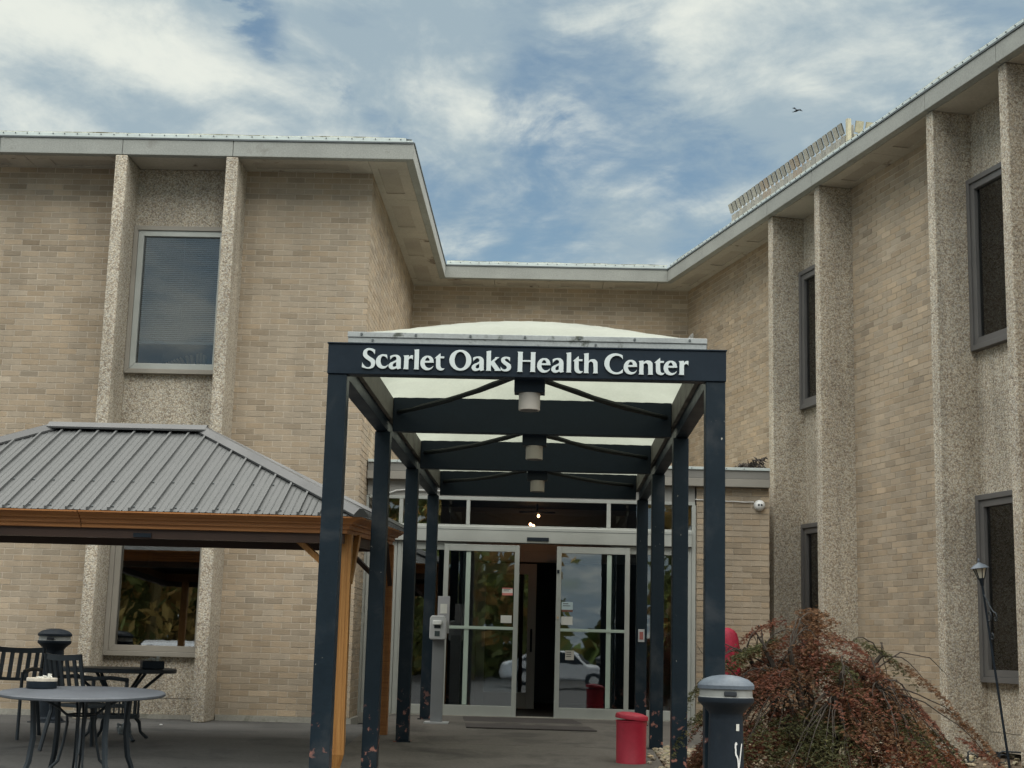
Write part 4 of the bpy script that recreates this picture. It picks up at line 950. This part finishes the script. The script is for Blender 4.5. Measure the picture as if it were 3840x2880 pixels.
# ------------------------------------------------------------------ patio furniture
def arc(cx, cz, r, a0, a1, n): return [(cx+r*math.cos(a0+(a1-a0)*k/n), cz+r*math.sin(a0+(a1-a0)*k/n)) for k in range(n+1)]
def table():
    y = 11.3; t = thing('patio_table', 'round slate topped patio table with curved iron legs in front of the gazebo post', 'table', (-3.5, y, gz(y)))
    t.rotation_euler = (.040, 0, 0)
    MB().lathe([(.58, .690), (.605, .688), (.615, .694), (.615, .708), (.606, .7155), (.60, .716), (.0, .716)], n=64, capt=False).build('tabletop', M_tabletop, t, smooth=True)
    for a in (.75, 2.35, 3.92, 5.50):
        c, s_ = math.cos(a), math.sin(a)
        P = [(.40*c, .40*s_, .689), (.385*c, .385*s_, .55), (.375*c, .375*s_, .40), (.40*c, .40*s_, .22), (.46*c, .46*s_, .08), (.50*c, .50*s_, .0)]
        MB().tube(P, [.020, .023, .025, .024, .020, .020], 6).build('leg', M_iron, t, smooth=True)
    for a in (.35, 1.95, 3.50, 5.05):
        c, s_ = math.cos(a), math.sin(a)
        for d in (-.022, .022):
            ox, oy = -s_*d, c*d
            P = [(.36*c+ox, .36*s_+oy, .686), (.27*c+ox, .27*s_+oy, .655), (.17*c+ox, .17*s_+oy, .60), (.105*c+ox, .105*s_+oy, .545), (.10*c+ox, .10*s_+oy, .48), (.12*c+ox, .12*s_+oy, .34), (.15*c+ox, .15*s_+oy, .21), (.24*c+ox, .24*s_+oy, .12), (.36*c+ox, .36*s_+oy, .08)]
            MB().tube(P, .0095, 6).build('scroll_rod', M_iron, t, smooth=True)
    for r, z in ((.105, .545), (.30, .105)):
        MB().tube([(r*math.cos(k*PI/16), r*math.sin(k*PI/16), z) for k in range(33)], .009, 6, cap=False).build('ring', M_iron, t, smooth=True)
    def tin(x, y_, label, zt, r, h, rect=False):
        q = thing('ashtray', label, 'ashtray', (x, y_, zt), .4)
        if rect: MB().box(-r, r, -r*.8, r*.8, 0, h).build('tray', M_black, q, bevel=.01)
        else:
            MB().lathe([(r, 0), (r*1.02, .006), (r*1.02, h), (r*.98, h+.001)], n=36, capt=False).build('tin', M_black, q, smooth=True)
            MB().lathe([(r*1.03, h-.012), (r*1.04, h), (r*1.03, h+.012), (r*.92, h+.014), (r*.90, h-.01), (0, h-.012)], n=36, capb=False, capt=False).build('rim', M_tan_tin, q, smooth=True)
        b_ = MB()
        for k in range(16):
            a, rr = random.uniform(0, 6.28), random.uniform(0, r*.7); p = Vector((rr*math.cos(a), rr*math.sin(a), h+.012+random.uniform(-.004, .012))); d = Vector((random.uniform(-1, 1), random.uniform(-1, 1), random.uniform(-.2, .5))).normalized()*.016
            b_.tube([p-d, p+d], .0045, 6)
        b_.tube([(r*.45, 0, h-.01), (r*.5, .0, h+.045)], [.012, .017], 8)
        o = b_.build('cigarette_butts', M_paper, q); o['kind'] = 'stuff'
    tin(-3.905, 11.52, 'round black tin ashtray with a pale rim on the front patio table', gz(11.3)+.717+.0085, .112, .066)
    y = 14.6; t = thing('patio_table', 'dark round patio table with slanted braces under the lower left window', 'table', (-4.19, y, gz(y)), 0)
    MB().lathe([(.52, .655), (.55, .655), (.555, .660), (.555, .690), (.548, .697), (.0, .70)], n=56, capt=False).build('tabletop', M_iron, t, smooth=True)
    for a in (.45, 1.3, 2.4, 3.5, 4.6, 5.6):
        c, s_ = math.cos(a), math.sin(a)
        MB().tube([(.43*c, .43*s_, .654), (.30*c, .30*s_, .54), (.20*c, .20*s_, .45)], .016, 6).build('brace', M_iron, t)
    for z in (.445, .215): MB().lathe([(.20, z), (.225, z), (.225, z+.035), (.20, z+.035), (.20, z)], n=28, capb=False, capt=False).build('drum_ring', M_iron, t)
    for k in range(16):
        a = k*PI/8; MB().tube([(.212*math.cos(a), .212*math.sin(a), .245), (.212*math.cos(a), .212*math.sin(a), .45)], .009, 5).build('bar', M_iron, t)
    for a in (.8, 2.35, 3.9, 5.5):
        c, s_ = math.cos(a), math.sin(a)
        MB().tube([(.20*c, .20*s_, .23), (.26*c, .26*s_, .17), (.28*c, .28*s_, .08), (.36*c, .36*s_, .015)], [.02, .02, .016, .02], 6).build('foot', M_iron, t, smooth=True)
    tin(-3.80, 14.35, 'square black ashtray heaped with butts at the edge of the rear patio table', gz(14.6)+.701, .105, .075, True)
table()
def chair(x, y, rz, label):
    t = thing('patio_chair', label, 'chair', (x, y, gz(y)), rz, 'dark slat back patio chairs')
    MB().box(-.24, .24, -.24, .23, .395, .425).build('seat', M_iron, t, bevel=.006)
    def bk(z): return .235+.10*(z-.42)/.45
    b_ = None
    def rail(z, h, sag):
        m = MB(); n = 10
        for k in range(n):
            u0, u1 = -1+2*k/n, -1+2*(k+1)/n; y0, y1 = (bk(z)+.035*(1-u*u) for u in (u0, u1)); z0_, z1_ = (z-sag*(1-u*u) for u in (u0, u1))
            m.add([(u0*.24, y0, z0_), (u1*.24, y1, z1_), (u1*.24, y1+.022, z1_), (u0*.24, y0+.022, z0_), (u0*.24, y0, z0_+h), (u1*.24, y1, z1_+h), (u1*.24, y1+.022, z1_+h), (u0*.24, y0+.022, z0_+h)], [(3, 2, 1, 0), (4, 5, 6, 7), (0, 1, 5, 4), (1, 2, 6, 5), (2, 3, 7, 6), (3, 0, 4, 7)])
        return m
    rail(.822, .052, .012).build('top_rail', M_iron, t); rail(.545, .030, .006).build('lower_rail', M_iron, t)
    for u in (-.72, -.36, 0, .36, .72):
        yy = .035*(1-u*u); m = MB(); a0, a1 = u*.24-.020, u*.24+.020
        m.add([(a, bk(z)+yy+e, z) for z in (.565, .825) for a, e in ((a0, .004), (a1, .004), (a1, .018), (a0, .018))], [(3, 2, 1, 0), (4, 5, 6, 7), (0, 1, 5, 4), (1, 2, 6, 5), (2, 3, 7, 6), (3, 0, 4, 7)])
        m.build('slat', M_iron, t)
    for sx in (-1, 1):
        MB().tube([(sx*.24, bk(.87)+.011, .872), (sx*.24, bk(.42)+.011, .42), (sx*.245, .235, .36), (sx*.27, .31, .0)], .019, 6).build('leg', M_iron, t)
        MB().tube([(sx*.235, -.215, .64), (sx*.235, -.22, .40), (sx*.25, -.26, .0)], .018, 6).build('leg', M_iron, t)
        MB().tube([(sx*.24, bk(.64), .655), (sx*.255, .0, .665), (sx*.25, -.21, .645)], .019, 6).build('armrest', M_iron, t)
chair(-5.29, 14.55, 0.0, 'dark slat back patio chair at the left edge by the cigarette bin')
chair(-4.17, 13.66, 2.55, 'dark slat back patio chair turned towards the rear table behind the round ashtray')
def plastic_bag():
    y = 15.2; bm = bmesh.new(); bmesh.ops.create_icosphere(bm, subdivisions=3, radius=1)
    for v in bm.verts:
        n_ = .25*math.sin(v.co.x*7+v.co.z*5)+.2*math.sin(v.co.y*9+v.co.x*4)+random.uniform(-.08, .08); v.co *= 1+n_*.6
        v.co.x *= .075; v.co.y *= .05; v.co.z *= .055
    me = bpy.data.meshes.new('plastic_bag'); bm.to_mesh(me); bm.free(); me.materials.append(M_bag)
    o = link('plastic_bag', me); o.location = (-4.28, y, gz(y)+.045); o.rotation_euler = (0, .6, .4)
    tag(o, 'crumpled grey plastic bag on the patio under the rear table', 'bag')
plastic_bag()
o = MB().lathe([(.0, 0), (.016, 0), (.018, .008), (.012, .012), (.0, .012)], (-4.3, 17.15, .0), 12, capb=False, capt=False).build('bottle_cap', M_white)
o.data.transform(Matrix.Translation((4.3, -17.15, 0))); o.location = (-4.33, 16.9, .001); tag(o, 'tiny white bottle cap lying on the patio near the left wall', 'bottle cap')

# ------------------------------------------------------------------ planting
def solar_lamp():
    top, foot = Vector((4.077, 14, 1.93)), Vector((4.33, 14.02, -.12))
    t = thing('garden_lamp', 'thin leaning black garden lamp with a small lantern before the lower right window', 'lamp', foot)
    ax = (top-foot); L = ax.length; t.rotation_euler = ax.to_track_quat('Z', 'Y').to_euler()
    MB().tube([(0, 0, 0), (0, 0, L*.4), (.0, 0, L-.27)], [.013, .012, .011], 8).build('pole', M_black, t, smooth=True)
    z = L-.27
    MB().lathe([(.012, z), (.016, z+.01), (.022, z+.05), (.030, z+.065), (.030, z+.075)], n=12).build('socket', M_black, t, smooth=True)
    g = MB().lathe([(.026, z+.076), (.055, z+.165)], n=6).build('lantern_glass', mat('frosted_lamp', (.52, .50, .42), .3, .1, 5), t)
    for k in range(6):
        a = k*PI/3; MB().tube([(.030*math.cos(a), .030*math.sin(a), z+.07), (.060*math.cos(a), .060*math.sin(a), z+.168)], .0045, 5).build('bar', M_black, t)
    MB().lathe([(.085, z+.166), (.088, z+.170), (.055, z+.198), (.022, z+.215), (.008, z+.225), (.012, z+.245), (.004, z+.262), (.0, z+.264)], n=20, capt=False).build('hat', M_cap, t, smooth=True)
    def scroll(cx, cz, r, a0, turns): return [(cx+r*(1-k/30)*math.cos(a0+turns*2*PI*k/24), 0, cz+r*(1-k/30)*math.sin(a0+turns*2*PI*k/24)) for k in range(25)]
    MB().tube([(.01, 0, z-.08), (.10, 0, z-.18), (.17, 0, z-.24)]+scroll(.20, z-.30, .055, 1.9, -.9), .006, 6).build('scroll_bracket', M_iron, t, smooth=True)
    MB().tube([(.01, 0, z-.36)]+scroll(.065, z-.27, .06, -2.2, .9), .006, 6).build('scroll_bracket', M_iron, t, smooth=True)
    MB().tube([(.01, 0, z-.52)]+scroll(.06, z-.46, .04, -2.4, 1.0), .006, 6).build('scroll_bracket', M_iron, t, smooth=True)
solar_lamp()
def edging():
    t = thing('border_fence', 'low black wire garden edging under the lower right window', 'garden edging', (4.1, 14.6, gz(14.6)))
    for k in range(3):
        x = .0+.30*k
        MB().tube([(x, 0, -.05), (x, 0, .12), (x+.03, 0, .135), (x+.27, 0, .125), (x+.285, 0, .11), (x+.285, 0, -.05)], .008, 6).build('hoop', M_iron, t, smooth=True)
        MB().tube([(x+.03+.06*math.cos(a*.5)*(1-a*.04), 0, .06+.05*math.sin(a*.5)*(1-a*.04)) for a in range(14)], .005, 5).build('curl', M_iron, t, smooth=True)
edging()
def maple():
    cx, cy = 2.28, 12.75; g0 = gz(cy)-.02
    t = thing('japanese_maple', 'low spreading maple with lacy rust red and olive leaves beside the canopy', 'tree', (cx, cy, g0))
    H = 1.43; RXl, RXr, RYy = 1.10, 1.42, 1.05; ax = -.22       # the top stands left of the middle
    def hgt(dx, dy):
        rx = RXl+ax if dx < ax else RXr-ax
        return H*max(0, 1-math.hypot((dx-ax)/rx, dy/RYy)**1.55)
    pads = []
    for i in range(4000):
        if len(pads) >= 175: break
        dx, dy = random.uniform(-RXl, RXr), random.uniform(-RYy, RYy); h = hgt(dx, dy)
        if h < .08: continue
        z = h*random.choice((1, .98, .95, .9, .72, .5, .3))*random.uniform(.90, 1.10)
        if any((dx-p[0])**2+(dy-p[1])**2+(2.2*(z-p[2]))**2 < .155**2 for p in pads): continue
        pads.append((dx, dy, max(.05, z)))
    for dx, dy, z in ((-.95, -.15, .82), (-.80, .05, .98), (-.62, -.2, 1.08), (-1.02, -.3, .55), (-.45, .1, 1.30), (.02, -.1, 1.33), (.62, .1, 1.12), (1.30, -.1, .52), (1.42, -.2, .30), (.98, -.1, .86)): pads.append((dx, dy, z))
    br = MB()
    def limb(p0, p1, r0, r1, lift, n=7):
        p0, p1 = Vector(p0), Vector(p1); P = []
        for k in range(n+1):
            u = k/n; p = p0.lerp(p1, u); p.z += lift*math.sin(PI*u)*.9+random.uniform(-.01, .01); p.x += random.uniform(-.012, .012); P.append(p)
        br.tube(P, [r0+(r1-r0)*k/n for k in range(n+1)], 6); return P
    mains = []
    for k in range(9):
        a = k*2*PI/9+random.uniform(-.2, .2); r = random.uniform(.35, .6)
        e = (r*math.cos(a)*1.1, r*math.sin(a), H*random.uniform(.55, .82)); P = limb((random.uniform(-.05, .05), random.uniform(-.05, .05), -.02), e, .042, .018, .12); mains.append(P[-1]); mains.append(P[5])
    lf = MB()
    for dx, dy, z in pads:
        c = Vector((dx, dy, z)); s_ = min(mains, key=lambda q: (q-c).length)
        limb(s_, c, .008, .0025, .08+.10*random.random())
        out = Vector((dx, dy, 0)); out = out.normalized() if out.length > .05 else Vector((0, -1, 0))
        slope = .35+.5*min(1, math.hypot(dx, dy))
        fam = random.random()
        if fam < .40: base = (1.25, .70, .60)
        elif fam < .72: base = (1.2, .92, .66)
        elif fam < .92: base = (.62, .86, .5)
        else: base = (1.9, 1.05, .6)
        low = z < .55*hgt(dx, dy)
        n = random.randint(240, 400); tang = out.cross(Vector((0, 0, 1))); la, lb = random.uniform(.20, .33), random.uniform(.13, .22)
        for q in range(n):
            a, rr = random.uniform(0, 6.28), math.sqrt(random.random())
            rr *= 1+.3*math.sin(a*3+dx*9)
            u = out*(math.cos(a)*rr*la)+tang*(math.sin(a)*rr*lb)
            p = c+u; along = u.dot(out); p.z += -slope*along-.9*max(0, along)**2-.05*rr*rr+random.gauss(0, .014)
            if p.z < .02: continue
            k = random.uniform(.6, 1.4); m_ = random.uniform(-.12, .12)
            lf.tint = (base[0]*k*(1+m_), base[1]*k, base[2]*k*(1-m_))
            L = random.uniform(.017, .033); nrm = Vector((random.gauss(0, .5), random.gauss(0, .5), 1)).normalized()
            d0 = (out+Vector((random.gauss(0, .6), random.gauss(0, .6), -.55))).normalized(); d0 = (d0-nrm*d0.dot(nrm)).normalized(); sd = nrm.cross(d0)
            for ang in (-1.25, -.62, 0, .62, 1.25):      # five thin lobes
                l = L*(1-.28*abs(ang)/1.25); dv = d0*math.cos(ang)+sd*math.sin(ang); sv = nrm.cross(dv)*l*.13
                lf.add([p, p+dv*l*.5+sv, p+dv*l-nrm*l*.22, p+dv*l*.5-sv], [(0, 1, 2, 3)])
    for pts in (((-.55, -.1, .80), (-.75, -.1, 1.0), (-.95, -.12, 1.09), (-1.0, -.1, 1.17)), ((-.35, .05, 1.0), (-.55, .05, 1.09), (-.8, .05, 1.20), (-.95, .05, 1.30)), ((.55, .0, 1.0), (.75, .0, 1.14), (1.0, .0, 1.10), (1.15, .0, .95))):
        br.tube(pts, [.008, .006, .004, .002], 6)
    br.build('trunk', M_bark, t, smooth=True); lf.build('crown', M_leaf, t)
maple()

# ------------------------------------------------------------------ across the road: only their reflections show in the panes
def treeline():
    m = MB()
    for i in range(26):
        x = -52+4.0*i+random.uniform(-1.2, 1.2)
        if -1 < x < 5.5: continue
        y = -25-random.uniform(0, 9); h = random.uniform(6.5, 10.5)
        m.tint = (.9, .6, .6); m.tube([(x, y, -.7), (x+.2, y, h*.4), (x, y, h*.75)], [.28, .2, .08], 7)
        for b_ in range(34):
            z = h*random.uniform(.04, 1.0); rr = h*.36*math.sin(PI*min(1, .12+.88*(z/h)))**.8+.4
            a = random.uniform(0, 6.28); c = Vector((x+rr*.8*math.cos(a), y+rr*.8*math.sin(a), z)); k0 = random.uniform(.5, 1.6); g = random.random()
            for q in range(52):
                p = c+Vector((random.gauss(0, .95), random.gauss(0, .8), random.gauss(0, .6))); u = Vector((random.gauss(0, 1), random.gauss(0, 1), random.gauss(0, 1))).normalized(); v = u.orthogonal().normalized()
                s_ = random.uniform(.20, .5); k = k0*random.uniform(.7, 1.3); m.tint = (k*(1+.9*g*(g > .6)), k, k*.9)
                m.add([p-u*s_, p+v*s_*.6, p+u*s_, p-v*s_*.6], [(0, 1, 2, 3)])
    for i in range(7000):       # undergrowth below the crowns
        p = Vector((random.uniform(-55, 55), -36-random.uniform(0, 4), -.6+5.2*random.random()**1.1)); k = random.uniform(.5, 1.7)*(.7+.5*math.sin(p.x*.9+p.z)); k = max(.3, k)
        if -.5 < p.x < 6 and p.z > 1.2+.9*math.sin(p.x*3.1)+.4*math.sin(p.x*9): continue
        u = Vector((random.gauss(0, 1), random.gauss(0, .4), random.gauss(0, 1))).normalized(); v = u.orthogonal().normalized(); s_ = random.uniform(.35, .8)
        m.tint = (k*random.uniform(.8, 1.4), k, k*.8); m.add([p-u*s_, p+v*s_*.7, p+u*s_, p-v*s_*.7], [(0, 1, 2, 3)])
    o = m.build('treeline', M_tree); tag(o, 'leafy trees across the car park mirrored in the window panes', 'trees', kind='stuff')
treeline()
def car(x, y, rz, label, paint):
    t = thing('parked_car', label, 'car', (x, y, gz(y)-.03), rz, 'cars parked across the road')
    side = [(-2.2, .35), (2.2, .35), (2.25, .62), (2.1, .85), (1.15, .95), (.55, 1.42), (-.95, 1.48), (-1.75, 1.05), (-2.2, 1.0), (-2.28, .6)]
    MB().slab(side, -.86, .86).build('body', paint, t, bevel=.08)
    for sx in (-1, 1):
        MB().slab([(1.0, .97), (.5, 1.36), (-.9, 1.41), (-1.5, 1.04)], sx*.862-.006, sx*.862+.006).build('side_window', M_black, t)
    MB().slab([(-.74, 0), (.74, 0), (.62, .52), (-.62, .52)], -.005, .005).build('windscreen', M_black, t).matrix_local = Matrix.Translation((1.16, 0, .99)) @ Matrix.Rotation(-PI/2, 4, 'Z') @ Matrix.Rotation(.9, 4, 'X')
    for wx in (-1.35, 1.4):
        for sx in (-1, 1):
            w_ = MB().lathe([(.10, -.11), (.30, -.11), (.34, -.08), (.34, .08), (.30, .11), (.10, .11)], n=24).build('wheel', M_black, t); w_.location = (wx, sx*.80, .34); w_.rotation_euler = (PI/2, 0, 0)
            MB().lathe([(.0, -.118), (.2, -.116), (.22, -.10), (.22, .10), (.2, .116), (.0, .118)], n=10, capb=False, capt=False).build('rim', M_greyp, w_)
    for sx in (-1, 1): MB().box(2.2, 2.26, sx*.62-.16, sx*.62+.16, .66, .80).build('headlight', M_white, t, bevel=.02)
M_car = mat('silver_car_paint', (.48, .50, .53), .3, .03, 1, spec=.5)
car(-11.4, -8.6, 1.35, 'silver parked car mirrored in the lower left window', M_car)
car(.6, -20.5, .1, 'grey parked car mirrored in the left sliding door', M_car)
print('bricks as parts', singles, vc, 'objects', len(bpy.data.objects))
